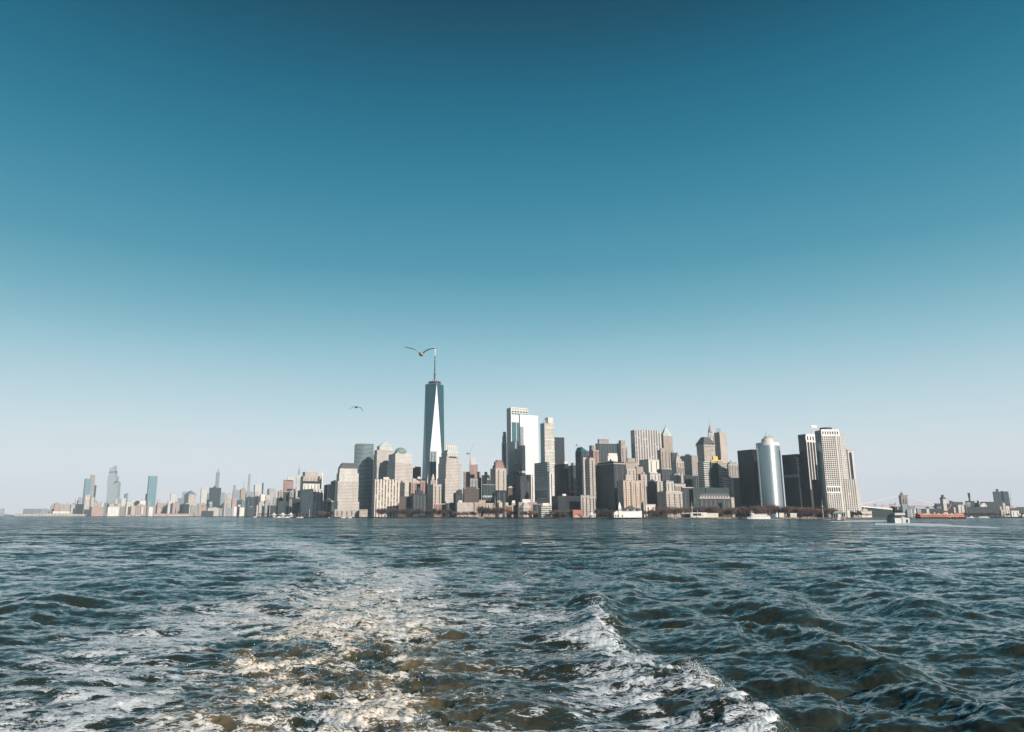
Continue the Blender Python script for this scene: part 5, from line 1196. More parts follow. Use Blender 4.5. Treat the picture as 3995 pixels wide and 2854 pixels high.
# silver round tower
def silver():
    D = 1560; r, w, zt, ring = arc_tower('I', 1142, 1478, 352, D, 17, 20, 'silver', 'silver tower with a rounded mirror front and a drum on its roof', th=R(-10))
    cpr = MB(); n = len(ring) - 2; A_ = [(x * 1.006, y - .25, zt - 5) for x, y in ring]; B_ = [(x * 1.006, y - .25, zt + 1.6) for x, y in ring]; cpr.loft(A_, B_, 0, 0, botcap=0); cpr.build('parapet', WHITE, r)
    st_ = MB(); a = ring[n - 1]; x, y = ring[26]
    st_.box((x + .2, y + 3.5, 0), (1.6, 7, zt - 6)); st_.build('edge_strip', ST['bandwhite'][0], r)
    le = MB(); x, y = ring[0]; le.box((x + 2.5, y - 1.8, 0), (8.5, 3.0, zt - 6)); le.build('corner_bay', ST['bandteal'][0], r)
    d = MB(); d.lathe([(12.5, zt + 1), (12.5, zt + 8), (11.5, zt + 10)], (-1, 17), 24); d.build('roof_drum', ST['white'][0], r)
    d = MB(); d.lathe([(9, zt + 9.5), (9, zt + 13)], (0, 17), 20); d.build('upper_drum', CONC, r)
    a_ = MB(); a_.tube((-3, 17, zt + 12), (-3, 17, zt + 27), .5, .2)
    for i in range(9): a_.tube((-9 + i * 2.3, 14, zt + 12), (-9 + i * 2.3, 14, zt + 15 + (i * 7) % 4), .3)
    a_.build('antenna', DKSTEEL, r)
silver()

# ------------------------------------------------------------------ cranes, masts, chimney, clock tower
def crane(c, xb, yb, ym, xt, yt, D, label, mat, zb=None, cx2=None, name='tower_crane'):
    X = PX(cpx(c, xb), cpy(c, ym), D); z0 = GZ if zb is None else PZ(cpy(c, zb), D); zm = PZ(cpy(c, ym), D)
    root = empty(name, (X, D, z0), 0, label, 'crane'); m = MB(); h = zm - z0
    for sx_ in (-1, 1):
        for sy_ in (-1, 1): m.tube((sx_, sy_, 0), (sx_, sy_, h), .28, n=4)
    k = 0
    while k * 4 < h - 4:
        m.tube((-1, -1, k * 4), (1, -1, k * 4 + 4), .15, n=3); m.tube((1, -1, k * 4), (1, 1, k * 4 + 4), .15, n=3); k += 1
    m.build('mast', mat, root)
    dx = PX(cpx(c, xt), cpy(c, yt), D) - X; dz = PZ(cpy(c, yt), D) - zm
    j = MB()
    for s in (-.6, .6): j.tube((s, -.6, h), (dx + s * .3, -.6, h + dz), .25, n=4)
    j.tube((0, .6, h + .8), (dx, .3, h + dz), .25, n=4); j.build('jib', mat, root)
    q = MB(); L_ = 9; q.tube((0, 0, h + 1), (-L_, 0, h + 6), .5, n=4); q.box((-L_ * .7, 0, h - 1), (5, 3, 3.5)); q.build('counter_jib', DKSTEEL, root)
    e = MB(); e.box((0, 0, h - .5), (3.4, 3.4, 3)); e.build('cab', DKSTEEL, root)
    return root
crane('F', 310, 1140, 712, 362, 570, 2180, 'tower crane with a raised jib beside the tower under construction', STEEL)
crane('A', 800, 900, 890, 753, 757, 4330, 'white harbour crane leaning over the pier sheds at the far left', WHITE, name='harbour_crane')
crane('L', 1935, 740, 560, 1940, 372, 2900, 'tall hazy crane right of the two dark green towers', STEEL)
crane('L', 335, 880, 872, 465, 668, 1620, 'slanting orange and white boom crane rising above the orange ferry', ORANGE, name='boom_crane')
crane('D', 1290, 860, 860, 1300, 840, 2070, 'small crane on the roof of the red brick apartment block', STEEL, zb=905, name='roof_crane')
def pole(c, x, y0, y1, D, label, name='flagpole', cat='flagpole', yard=True):
    X = PX(cpx(c, x), cpy(c, y0), D); zt = PZ(cpy(c, y1), D); r = empty(name, (X, D, GZ), 0, label, cat)
    m = MB(); m.tube((0, 0, 0), (0, 0, zt - GZ), .5, .2, 8); m.build('pole', WHITE, r)
    if yard: m = MB(); m.tube((-3.5, 0, (zt - GZ) * .62), (3.5, 0, (zt - GZ) * .62), .22, n=6); m.build('yardarm', WHITE, r)
    m = MB(); m.lathe([(1.2, 0), (1.2, .8), (.5, 1.2)], n=10); m.build('base', CONC, r)
pole('H', 1162, 1450, 1298, 1412, 'tall white flagpole with a yardarm behind the long white waterside shed')
pole('H', 1242, 1465, 1425, 1413, 'short white flagpole above the long white waterside shed', yard=False)
pole('J', 850, 1400, 1250, 1435, 'tall white mast with a yardarm before the maroon block')
pole('C', 660, 1490, 1365, 2080, 'white mast on the esplanade before the pale stone block', yard=False)
pole('F', 648, 1350, 1280, 1720, 'white mast left of the narrow cream block', yard=False)
r = empty('chimney', (PX(cpx('L', 905), cpy('L', 500), 2800), 2800, 3), 0, 'tall dark chimney with a wide foot across the river', 'chimney')
m = MB(); h = PZ(cpy('L', 398), 2800) - 3; m.tube((0, 0, 0), (0, 0, h), 4.2, 2.8, 12); m.build('shaft', DKSTEEL, r); m = MB(); m.tube((0, 0, h - 16), (0, 0, h + .5), 4.0, 4.0, 12); m.build('cap', BLACK, r)
m = MB(); m.box((0, 0, 0), (26, 16, PZ(cpy('L', 600), 2800) - 3)); m.build('base', ST['darkstone'][0], r)
r = bld('L', 170, 240, 325, 545, 2500, 'balcony', 'clock tower building with a pointed dark roof, right of the bridge', name='clock_tower', th=R(20), top='', depth=22)
o, c_ = hip(r, mh(545, 478, 2500, 'L'), .28, ROOFD, 'pointed_roof', over=1.2); m = MB(); m.box((c_[0], c_[1], c_[2] - .5), (6, 6, 5)); m.build('lantern', DKSTEEL, r)
w = r['_w']; m = MB(); m.box((w / 2, -.3, r['_h'] - 14), (3.4, .6, 12)); m.build('clock_window', ST['white'][0], r)

# ------------------------------------------------------------------ suspension bridge with a stone gothic tower
def bridge():
    D = 2900; X = PX(cpx('K', 1262), cpy('K', 600), D); zt = PZ(cpy('K', 470), D); zd = PZ(cpy('K', 728), D)
    root = empty('suspension_bridge', (X, D, 0), 0, 'long suspension bridge with one stone gothic tower and pale cables', 'bridge')
    wd = PX(cpx('K', 1345), 1930, D) - PX(cpx('K', 1178), 1930, D); s = wd / 2; dep = 16
    m = MB(); zo = zd + 2; zoT = PZ(cpy('K', 590), D); p3 = [(-s, -s + wd * .27), (-wd * .10, wd * .12), (s - wd * .25, s)]
    for a, b_ in p3: m.prism([(a, 0), (b_, 0), (b_, dep), (a, dep)], -1, zoT + 8, 0, 0)
    for (a, b_) in ((p3[0][1], p3[1][0]), (p3[1][1], p3[2][0])):   # pointed arches
        mid = (a + b_) / 2
        for (xa, xb) in ((a, mid), (mid, b_)):
            za, zb_ = (zoT, zoT + 7) if xa == a else (zoT + 7, zoT)
            A_ = [(xa, 0, za), (xb, 0, zb_), (xb, 0, zoT + 8), (xa, 0, zoT + 8)]; B_ = [(x, dep, z) for x, y, z in A_]; m.loft(A_, B_, 0, 0, botcap=0)
    m.prism([(-s, 0), (s, 0), (s, dep), (-s, dep)], zoT + 7.9, zt - 4, 0, 0); m.prism([(-s - 2, -1.5), (s + 2, -1.5), (s + 2, dep + 1.5), (-s - 2, dep + 1.5)], zt - 4, zt, 0, 0); m.build('tower', STONE, root)
    fl = MB(); fl.tube((-s + 8, 8, zt - .5), (-s + 8, 8, zt + 14), 1.3); fl.box((-s + 8, 8, zt), (9, 6, 8)); fl.build('flag_post', DKSTEEL, root)
    x0 = PX(cpx('K', 60), 1970, D) - X; x1 = PX(cpx('L', 480), 1975, D) - X
    dk = MB(); zl = PZ(cpy('K', 742), D)
    dk.loft([(x0, 3, zl - 4), (0, 3, zd - 4), (x1, 3, PZ(cpy('L', 790), D) - 3), (x1, 12, PZ(cpy('L', 790), D) - 3), (0, 12, zd - 4), (x0, 12, zl - 4)],
            [(x0, 3, zl), (0, 3, zd + 1), (x1, 3, PZ(cpy('L', 745), D)), (x1, 12, PZ(cpy('L', 745), D)), (0, 12, zd + 1), (x0, 12, zl)], 0, 0, botcap=0); dk.build('deck', pmat('bridge_deck_paint', (.34, .27, .26)), root)
    pcm = pmat('pale_cable_paint', (.74, .70, .67), rough=.5)
    def cable(xa, za, xb, zb_, sag, n=16):
        P = []
        for i in range(n + 1):
            u = i / n; P.append((xa + (xb - xa) * u, 4, za + (zb_ - za) * u - sag * 4 * u * (1 - u)))
        c = MB()
        for a, b_ in zip(P, P[1:]): c.tube(a, b_, .7, n=5)
        cb = c.build('cable', pcm, root)
        h = MB()
        for i in range(1, 56):
            u = i / 56; x = xa + (xb - xa) * u; z = za + (zb_ - za) * u - sag * 4 * u * (1 - u); zdk = np.interp(x, [x0, 0, x1], [zl, zd + 1, PZ(cpy('L', 745), D)])
            if z > zdk: h.tube((x, 4, zdk), (x, 4, z), .09, n=3, cap=False)
        h.build('hangers', pcm, cb)
    cable(-s, zt - 1, x0, zl + 3, mh(0, -12, D, 'K')); cable(s, zt - 4, PX(cpx('K', 2030), 1964, D) - X, PZ(cpy('K', 690), D), 3)
bridge()
def ramp():
    D = 1760; X = PX(cpx('K', 90), 1970, D); r = empty('terminal_shed', (X, D, GZ), 0, 'long dark green glazed shed with a sloping white roof at the foot of the bridge', 'shed')
    x1 = PX(cpx('K', 985), 1980, D) - X; za = PZ(cpy('K', 742), D) - GZ; zb_ = PZ(cpy('K', 832), D) - GZ
    m = MB(); m.loft([(0, 0, 0), (x1, 0, 0), (x1, 25, 0), (0, 25, 0)], [(0, 0, za - 3), (x1, 0, zb_ - 3), (x1, 25, zb_ - 3), (0, 25, za - 3)], 0, 0); m.build('wall', ST['bandgreen'][0], r)
    m = MB(); m.loft([(-2, -2, za - 3), (x1 + 2, -2, zb_ - 3), (x1 + 2, 27, zb_ - 3), (-2, 27, za - 3)], [(-2, -2, za), (x1 + 2, -2, zb_), (x1 + 2, 27, zb_), (-2, 27, za)], 0, 0, botcap=0); m.build('roof', WHITE, r)
ramp()
# ------------------------------------------------------------------ waterfront structures
def at(c, x, y, D): return PX(cpx(c, x), cpy(c, y), D)
def pier_a():
    D = 1400; x0 = at('H', -15, 1500, D); x1 = at('H', 405, 1500, D)
    r = empty('pier_building', (x0, D, GZ), 0, 'white pier building with a clock tower and dark gabled roofs by the water', 'building')
    h = PZ(cpy('H', 1425), D) - GZ; xt = at('H', 70, 1400, D) - x0; w = x1 - x0
    m = MB(); m.prism([(xt + 3, 0), (w, 0), (w, 16), (xt + 3, 16)], 0, h - 1, 0, 0); m.build('hall', WHITE, r)
    m = MB(); z = h - 1
    m.loft([(xt + 3, -1, z), (w, -1, z), (w, 17, z), (xt + 3, 17, z)], [(xt + 6, 7, z + 4.5), (w - 3, 7, z + 4.5), (w - 3, 9, z + 4.5), (xt + 6, 9, z + 4.5)], 0, 0); m.build('roof', ROOFD, r)
    for i in range(5):
        m = MB(); x = xt + 8 + i * (w - xt - 16) / 4; m.loft([(x - 3, -1.3, z - 1), (x + 3, -1.3, z - 1), (x + 3, 5, z - 1), (x - 3, 5, z - 1)], [(x, -1.3, z + 3.4), (x + .1, -1.3, z + 3.4), (x + .1, 5, z + 3.4), (x, 5, z + 3.4)], 0, 0); m.build('gable', CONC if i % 2 else ROOFD, r)
    m = MB(); m.prism([(0, 0), (xt - 2, 0), (xt - 2, 14), (0, 14)], 0, h * .62, 0, 0); m.loft([(0, 0, h * .62), (xt - 2, 0, h * .62), (xt - 2, 14, h * .62), (0, 14, h * .62)], [(xt * .45, 0, h * .62 + 4), (xt * .5, 0, h * .62 + 4), (xt * .5, 14, h * .62 + 4), (xt * .45, 14, h * .62 + 4)], 0, 0); m.build('gatehouse', WHITE, r)
    for i in range(4):
        m = MB(); m.box((3 + i * 4.3, -.15, 1), (1.8, .4, 4)); m.build('arched_window', BLACK, r)
    ht = PZ(cpy('H', 1385), D) - GZ; m = MB(); m.prism([(xt - 2.6, -1), (xt + 2.6, -1), (xt + 2.6, 4.2), (xt - 2.6, 4.2)], 0, ht, 0, 0); t_ = m.build('clock_tower', WHITE, r)
    m = MB(); m.loft([(xt - 3, -1.4, ht), (xt + 3, -1.4, ht), (xt + 3, 4.6, ht), (xt - 3, 4.6, ht)], [(xt - .3, 1.3, ht + 10), (xt + .3, 1.3, ht + 10), (xt + .3, 1.9, ht + 10), (xt - .3, 1.9, ht + 10)], 0, 0, botcap=0); m.build('tower_roof', WHITE, t_)
    m = MB(); m.tube((xt, -1.0, ht - 5), (xt, -1.25, ht - 5), 1.5, n=14); m.build('clock_face', BLACK, t_)
    m = MB(); m.box((w * .62, 6, h), (w * .26, 8, 4.5)); m.loft([(w * .49, 2, h + 4.5), (w * .75, 2, h + 4.5), (w * .75, 10, h + 4.5), (w * .49, 10, h + 4.5)], [(w * .56, 5, h + 7.5), (w * .68, 5, h + 7.5), (w * .68, 7, h + 7.5), (w * .56, 7, h + 7.5)], 0, 0); m.build('roof_monitor', ROOFD, r)
pier_a()
def ziggurat():
    D = 1590; px0, px1 = 2021, 2078; x0 = PX(px0, 1990, D); x1 = PX(px1, 1990, D); cx_ = (x0 + x1) / 2
    r = empty('museum', (cx_, D + 16, GZ), 0, 'white six-sided museum with a stepped ziggurat roof among the trees', 'museum')
    zb = PZ(1983, D) - GZ; ztop = PZ(1959, D) - GZ; rad = (x1 - x0) / 2
    def hx(rr_): return [(rr_ * math.cos(math.pi / 3 * k + .26), rr_ * math.sin(math.pi / 3 * k + .26)) for k in range(6)]
    m = MB(); m.prism(hx(rad), 0, zb, 0, 0); m.build('base', ST['creamdense'][0], r)
    for i in range(6):
        f = 1.05 - i * .15; dz = (ztop - zb) / 6
        m = MB(); m.prism(hx(rad * (f - .04)), zb + dz * i, zb + dz * (i + .45), 0, 0); m.prism(hx(rad * f), zb + dz * (i + .45), zb + dz * (i + 1), 1, 1, botcap=1); m.build('roof_tier', [BLACK, WHITE], r)
ziggurat()
def arch_hall():
    D = 1520; x0 = at('G', 500, 1480, D); x1 = at('G', 640, 1480, D); w = x1 - x0; h = PZ(cpy('G', 1432), D) - GZ
    r = empty('restaurant', (x0, D, GZ), 0, 'low red brick building with one wide arch, at the edge of the park', 'building')
    m = MB(); n = 12; R_ = w * .40; cx_ = w / 2
    out = [(0, 0), (w, 0), (w, h), (0, h)]
    # brick front as a fan between the arch and the outline
    arc = [(cx_ - R_ * math.cos(math.pi * i / n), min(h - 1.5, R_ * .75 * math.sin(math.pi * i / n))) for i in range(n + 1)]
    for (a, za), (b_, zb_) in zip(arc, arc[1:]): m.loft([(a, 0, za), (b_, 0, zb_), (b_, 0, h), (a, 0, h)], [(a, 14, za), (b_, 14, zb_), (b_, 14, h), (a, 14, h)], 0, 0, botcap=0)
    for a, b_ in ((0, cx_ - R_), (cx_ + R_, w)): m.prism([(a, 0), (b_, 0), (b_, 14), (a, 14)], 0, h, 0, 0)
    m.build('wall', REDP, r); m = MB(); m.box((cx_, 3, 0), (R_ * 2, .5, h - 2.5)); m.build('glazing', ST['orangetan'][0], r)
arch_hall()
def tent(c, x0, x1, ytop, yb, D, label, peaks=1, grp=None):
    xa = at(c, x0, yb, D); xb = at(c, x1, yb, D); w = xb - xa; h = PZ(cpy(c, ytop), D) - GZ; hb_ = h * .5
    r = empty('tent', (xa + w / 2, D, GZ), 0, label, 'tent', grp); m = MB(); n = 16
    prof = [(1, 0), (.7, .12), (.45, .3), (.25, .55), (.1, .85), (.03, 1)]
    rings = [[(w / 2 * f * math.cos(2 * math.pi * k / n) * (1 + .06 * (k % 4 == 0)), w / 2 * .8 * f * math.sin(2 * math.pi * k / n), hb_ + (h - hb_) * g - (.8 if (k % 4 and f == 1) else 0)) for k in range(n)] for f, g in prof]
    for a, b_ in zip(rings, rings[1:]): m.loft(a, b_, 0, sm=True)
    m.poly(rings[-1]); m.build('canopy', WHITE, r)
    for k in range(0, n, 4):
        x, y, z = rings[0][k]; m = MB(); m.tube((x, y, 0), (x, y, z), .25); m.build('pole', STEEL, r)
    m = MB(); m.lathe([(w * .3, 0), (w * .3, hb_ * .7)], n=12); m.build('counter', CONC, r)
tent('C', -20, 95, 1440, 1500, 2200, 'left of three white peaked canopies by the marina', grp='white peaked canopies by the marina')
tent('C', 120, 265, 1436, 1500, 2190, 'middle one of three white peaked canopies by the marina', grp='white peaked canopies by the marina')
tent('C', 262, 410, 1438, 1500, 2180, 'right of three white peaked canopies by the marina', grp='white peaked canopies by the marina')
tent('G', 705, 825, 1462, 1500, 1450, 'low white marquee on the quay before the black-flanked office block')
def terminal():
    D = 1436; x0 = at('J', 1008, 1450, D); x1 = at('J', 1232, 1450, D); w = x1 - x0; h = PZ(cpy('J', 1436), D) - GZ
    r = empty('ferry_shelter', (x0, D, GZ), 0, 'green-roofed waiting shelter on the quay below the egg-crate tower', 'shelter')
    m = MB(); m.loft([(-1, -3, h - 4), (w + 1, -3, h - 4), (w + 1, 14, h - 4), (-1, 14, h - 4)], [(5, 1, h), (w - 8, 1, h), (w - 8, 10, h), (5, 10, h)], 0, 0, botcap=0); m.build('roof', GREENR, r)
    m = MB(); m.box((w * .5, 8, 0), (w * .9, 6, h - 4)); m.build('wall', ST['darkband'][0], r)
    for i in range(8):
        m = MB(); m.tube((i * w / 7, -2, 0), (i * w / 7, -2, h - 3.6), .3); m.build('post', WHITE, r)
terminal()
# quay edge: timber fender piles in front of the sea wall
pm = MB(); pm.tube((0, 0, -2), (0, 0, 4.3), .42, .36, 8); pmesh = pm.mesh('fender_pile', pmat('weathered_pile', (.42, .33, .26)))
k = 0
for c, xa, xb, n, D in (('I', 470, 700, 22, 1388), ('J', 220, 480, 18, 1398), ('J', 530, 760, 20, 1402), ('H', 860, 960, 9, 1385), ('F', 430, 510, 8, 1625), ('J', 1130, 1230, 9, 1422)):
    for i in range(n):
        o = bpy.data.objects.new('fender_pile', pmesh); link(o); f = (i + rr.uniform(-.3, .3)) / n
        o.location = (at(c, xa + (xb - xa) * f, 1540, D), D + rr.uniform(-2, 2), 0); s_ = rr.uniform(.7, 1.25); o.scale = (1, 1, s_)
        tag(o, 'timber fender pile standing in the water along the quay', 'piling', 'timber piles along the quay')

# ------------------------------------------------------------------ boats
def hull(L_, wd, h, bow=.25, mat=WHITE, name='hull', root=None, both=False, z=-.8, stripe=None):
    """a ship's hull along x, bow towards -x"""
    m = MB(); st_ = []
    xs = [0, .02, .08, .16, bow, .6, .9, .98, 1.0] if not both else [0, .03, .1, .2, .5, .8, .9, .97, 1.0]
    for u in xs:
        if both: f = min(1, max(.12, math.sin(math.pi * min(max(u, .02), .98)) ** .45))
        else: f = min(1, (u / bow) ** .6) if u < bow else (1 if u < .9 else .9)
        f = max(f, .06); x = (u - .5) * L_; sh = h * (1 + (.28 * (1 - u / bow) ** 2 if (u < bow and not both) else 0))
        st_.append([(x, -wd / 2 * f, sh), (x, -wd / 2 * f * .82, z), (x, wd / 2 * f * .82, z), (x, wd / 2 * f, sh)])
    for a, b_ in zip(st_, st_[1:]):
        for i in range(4): j = (i + 1) % 4; m.poly([a[i], b_[i], b_[j], a[j]], None, 0)
    m.poly(st_[0][::-1]); m.poly(st_[-1]); return m.build(name, mat, root)
def deckhouse(root, x0, x1, wd, z0, z1, mat=WHITE, win=True, name='deckhouse', nw=None):
    m = MB(); m.box(((x0 + x1) / 2, 0, z0), (x1 - x0, wd, z1 - z0)); d = m.build(name, mat, root)
    if win:
        g = MB(); zc = z0 + (z1 - z0) * .45; n = nw or max(3, int((x1 - x0) / 2.2))
        for s in (-1, 1):
            for i in range(n): g.box((x0 + (x1 - x0) * (i + .5) / n, s * (wd / 2 + .02), zc), ((x1 - x0) / n * .62, .08, (z1 - z0) * .34))
        g.build('window_row', BLACK, d)
    return d
def rail(root, x0, x1, wd, z, mat=WHITE):
    m = MB()
    for s in (-1, 1):
        for zz in (.5, 1.0): m.tube((x0, s * wd / 2, z + zz), (x1, s * wd / 2, z + zz), .05, n=4)
        for i in range(9): x = x0 + (x1 - x0) * i / 8; m.tube((x, s * wd / 2, z), (x, s * wd / 2, z + 1.05), .05, n=4)
    m.build('railing', mat, root)
# moored white excursion boat
D = 1378; x0, x1 = at('I', 950, 1530, D), at('I', 1312, 1530, D); Lb = x1 - x0
r = empty('excursion_boat', ((x0 + x1) / 2, D, 0), 0, 'white two-deck excursion boat moored at the park quay', 'boat')
hull(Lb, 9, 3.2, .2, WHITE, root=r); deckhouse(r, -Lb * .36, Lb * .47, 8, 3.1, 6.2); deckhouse(r, -Lb * .30, Lb * .36, 7.4, 6.2, 8.8, name='upper_deck')
deckhouse(r, -Lb * .34, -Lb * .20, 5, 8.8, 11.2, name='wheelhouse', nw=3); m = MB(); m.tube((-Lb * .27, 0, 11), (-Lb * .27, 0, 17), .25, .1); m.tube((-Lb * .33, 0, 14), (-Lb * .21, 0, 14), .12); m.build('mast', WHITE, r); rail(r, -Lb * .2, Lb * .4, 7.4, 8.8)
# orange double-ended ferry
D = 1500; x0, x1 = PX(3573, 2010, D), PX(3763, 2010, D); Lb = x1 - x0
r = empty('ferry', ((x0 + x1) / 2, D, 0), 0, 'long orange passenger ferry berthed below the bridge', 'ferry')
hull(Lb, 20, 3.6, mat=BLACK, root=r, both=True)
deckhouse(r, -Lb * .47, Lb * .45, 18, 3.5, 5.4, ORANGE, name='main_deck', nw=40); deckhouse(r, -Lb * .46, Lb * .44, 17.6, 5.4, 7.2, ROOFD, False, name='passenger_gallery')
deckhouse(r, -Lb * .46, Lb * .43, 17.8, 7.2, 8.8, ORANGE, name='upper_deck', nw=44); m = MB(); m.box((0, 0, 8.8), (Lb * .80, 16, .5)); m.build('roof', CONC, r)
for x, w_ in ((-Lb * .42, 12), (Lb * .38, 14)):
    m = MB(); m.prism([(x - w_ / 2, -5), (x + w_ / 2, -5), (x + w_ / 2, 5), (x - w_ / 2, 5)], 8.8, 11, 0, 0); p = m.build('wheelhouse', ORANGE, r); m = MB(); m.box((x, -5.04, 9.6), (w_ * .8, .1, .9)); m.build('window_row', BLACK, p)
for x in (-12, 8): m = MB(); m.lathe([(2.2, 9), (2, 13)], (x, 0), 12); m.build('funnel', ORANGE, r)
for i in range(8): m = MB(); m.box((-Lb * .36 + i * Lb * .09, 5, 9.2), (3, 1.6, 1.3)); m.build('life_raft', WHITE, r)
rail(r, -Lb * .44, Lb * .42, 17.6, 5.3)
# its slip: a dark timber rack
r = empty('ferry_rack', ((x0 + x1) / 2, D - 16, 0), 0, 'dark timber fender rack along the berth of the orange ferry', 'fender')
m = MB(); m.box((-Lb * .26, 0, -1), (Lb * .48, 2, 4.6)); m.build('boarding', TIMBER, r)
for i in range(16): m = MB(); m.tube((-Lb * .5 + i * Lb * .033, -1.4, -2), (-Lb * .5 + i * Lb * .033, -1.4, 4.6 + (i % 3) * .5), .4); m.build('pile', TIMBER, r)
# white ferry seen from astern, under way
D = 603; X = PX(cpx('K', 1145), 2030, D) + 6.0
r = empty('ferry', (X, D + 14, -.2), 0, 'white ferry seen almost end on, steaming across the harbour on the right', 'ferry'); r.rotation_euler = (0, 0, R(58))
hull(38, 13.5, 4.6, .3, pmat('grey_hull_side', (.30, .33, .35)), root=r)
m = MB(); 
r.rotation_euler = (0, 0, R(72)); r.scale = (.88, .88, .95)
m.box((-18.6, 0, .2), (.5, 12.2, 4.4)); m.build('bow_door', WHITE, r)
m = MB(); m.box((-18.9, -3.9, .7), (.3, 1.3, 2.6)); m.build('doorway', BLACK, r)
deckhouse(r, -14, 16, 10.5, 4.6, 7.0, DKSTEEL, False, name='cabin'); deckhouse(r, -12.5, 10, 8.6, 7.0, 8.9, WHITE, name='upper_cabin', nw=8)  # lower cabin dark all over, shadow put into its colour
deckhouse(r, -11.6, -6, 4.6, 8.9, 11.0, DKSTEEL, name='wheelhouse', nw=4)
m = MB(); m.box((-11.75, 0, 9.6), (.25, 3.9, .9)); m.build('wheelhouse_window', BLACK, r)
m = MB(); m.tube((-6, 0, 11.5), (-6, 0, 17), .3, .12); m.tube((-6, -2.6, 14), (-6, 2.6, 14), .12); m.tube((-6, -1.5, 15.4), (-6, 1.5, 15.4), .1); m.lathe([(.7, 12.2), (.7, 12.9)], (-6, 0), 10); m.build('mast', WHITE, r)
m = MB(); m.lathe([(1.2, 9.8), (1.0, 12.4)], (5, 0), 12); m.build('funnel', DKSTEEL, r); rail(r, -16, 16, 12.4, 4.6)
for s in (-1, 1): m = MB(); m.box((0, s * 5.9, 7.4), (5, 1.3, 1.1)); m.build('lifeboat', ORANGE if s > 5 else CONC, r)
# small fast boat
D = 850; X = PX(3266, 2028, D)
r = empty('motor_boat', (X, D, 0), R(-4), 'small dark motor boat with a white cabin leaving a straight wake', 'boat')
hull(14.5, 4.2, 1.5, .4, DKSTEEL, root=r, z=-.4); deckhouse(r, 0, 3.4, 2.6, 1.5, 3.6, WHITE, nw=2, name='cabin'); m = MB(); m.box((1.7, 0, 3.6), (4.4, 3, .2)); m.build('canopy', WHITE, r)
for x in (-5, -3.4, 4.6, 5.6): m = MB(); m.tube((x, 0, 1.3), (x, 0, 2.6), .12); m.build('post', STEEL, r)
# little moored craft
def yacht(X, D, L_, label, sail=True, rz=0):
    r = empty('sailboat' if sail else 'motor_yacht', (X, D, 0), rz, label, 'boat'); hull(L_, L_ * .28, 1.5, .45, WHITE, root=r, z=-.3); deckhouse(r, -L_ * .05, L_ * .3, L_ * .18, 1.4, 2.6, WHITE, nw=3)
    if sail:
        m = MB(); m.tube((-L_ * .08, 0, 1.3), (-L_ * .08, 0, L_ * 1.25), .14, .08); m.build('mast', WHITE, r); m = MB(); m.tube((-L_ * .08, 0, 2.9), (L_ * .36, 0, 2.9), .16); m.build('boom', WHITE, r)
    else: m = MB(); m.box((L_ * .1, 0, 2.6), (L_ * .26, L_ * .16, 1.5)); m.build('flybridge', WHITE, r)
yacht(PX(994, 2014, 2700), 2700, 16, 'white motor yacht moored left of the peaked canopies', False)
yacht(PX(1085, 2014, 2120), 2120, 26, 'long white motor yacht moored in front of the peaked canopies', False)
yacht(PX(1118, 2014, 2115), 2115, 22, 'white motor yacht under the middle peaked canopy', False)
yacht(PX(1166, 2013, 2060), 2060, 15, 'small white sailboat right of the peaked canopies')
yacht(PX(1176, 2013, 2056), 2056, 12, 'smallest white sailboat, before the dark banded block')
yacht(PX(1296, 2013, 1985), 1985, 20, 'white motor yacht moored in front of the wide pale gridded tower', False)
yacht(PX(1340, 2013, 1940), 1940, 14, 'white sailboat moored by the arcaded podium')
yacht(PX(1366, 2013, 1930), 1930, 13, 'white sailboat moored nearest the small pavilion')
yacht(PX(3785, 2013, 2080), 2080, 22, 'white boat lying off the wooded bank right of the orange ferry', False)
b = MB()
r = empty('barge', (PX(3830, 2014, 2060), 2060, 0), 0, 'flat pale barge moored under the wooded bank', 'barge'); hull(40, 9, 1.8, .15, CONC, root=r); m = MB(); m.box((4, 0, 1.8), (24, 6, 1.4)); m.build('cargo', WHITE, r)

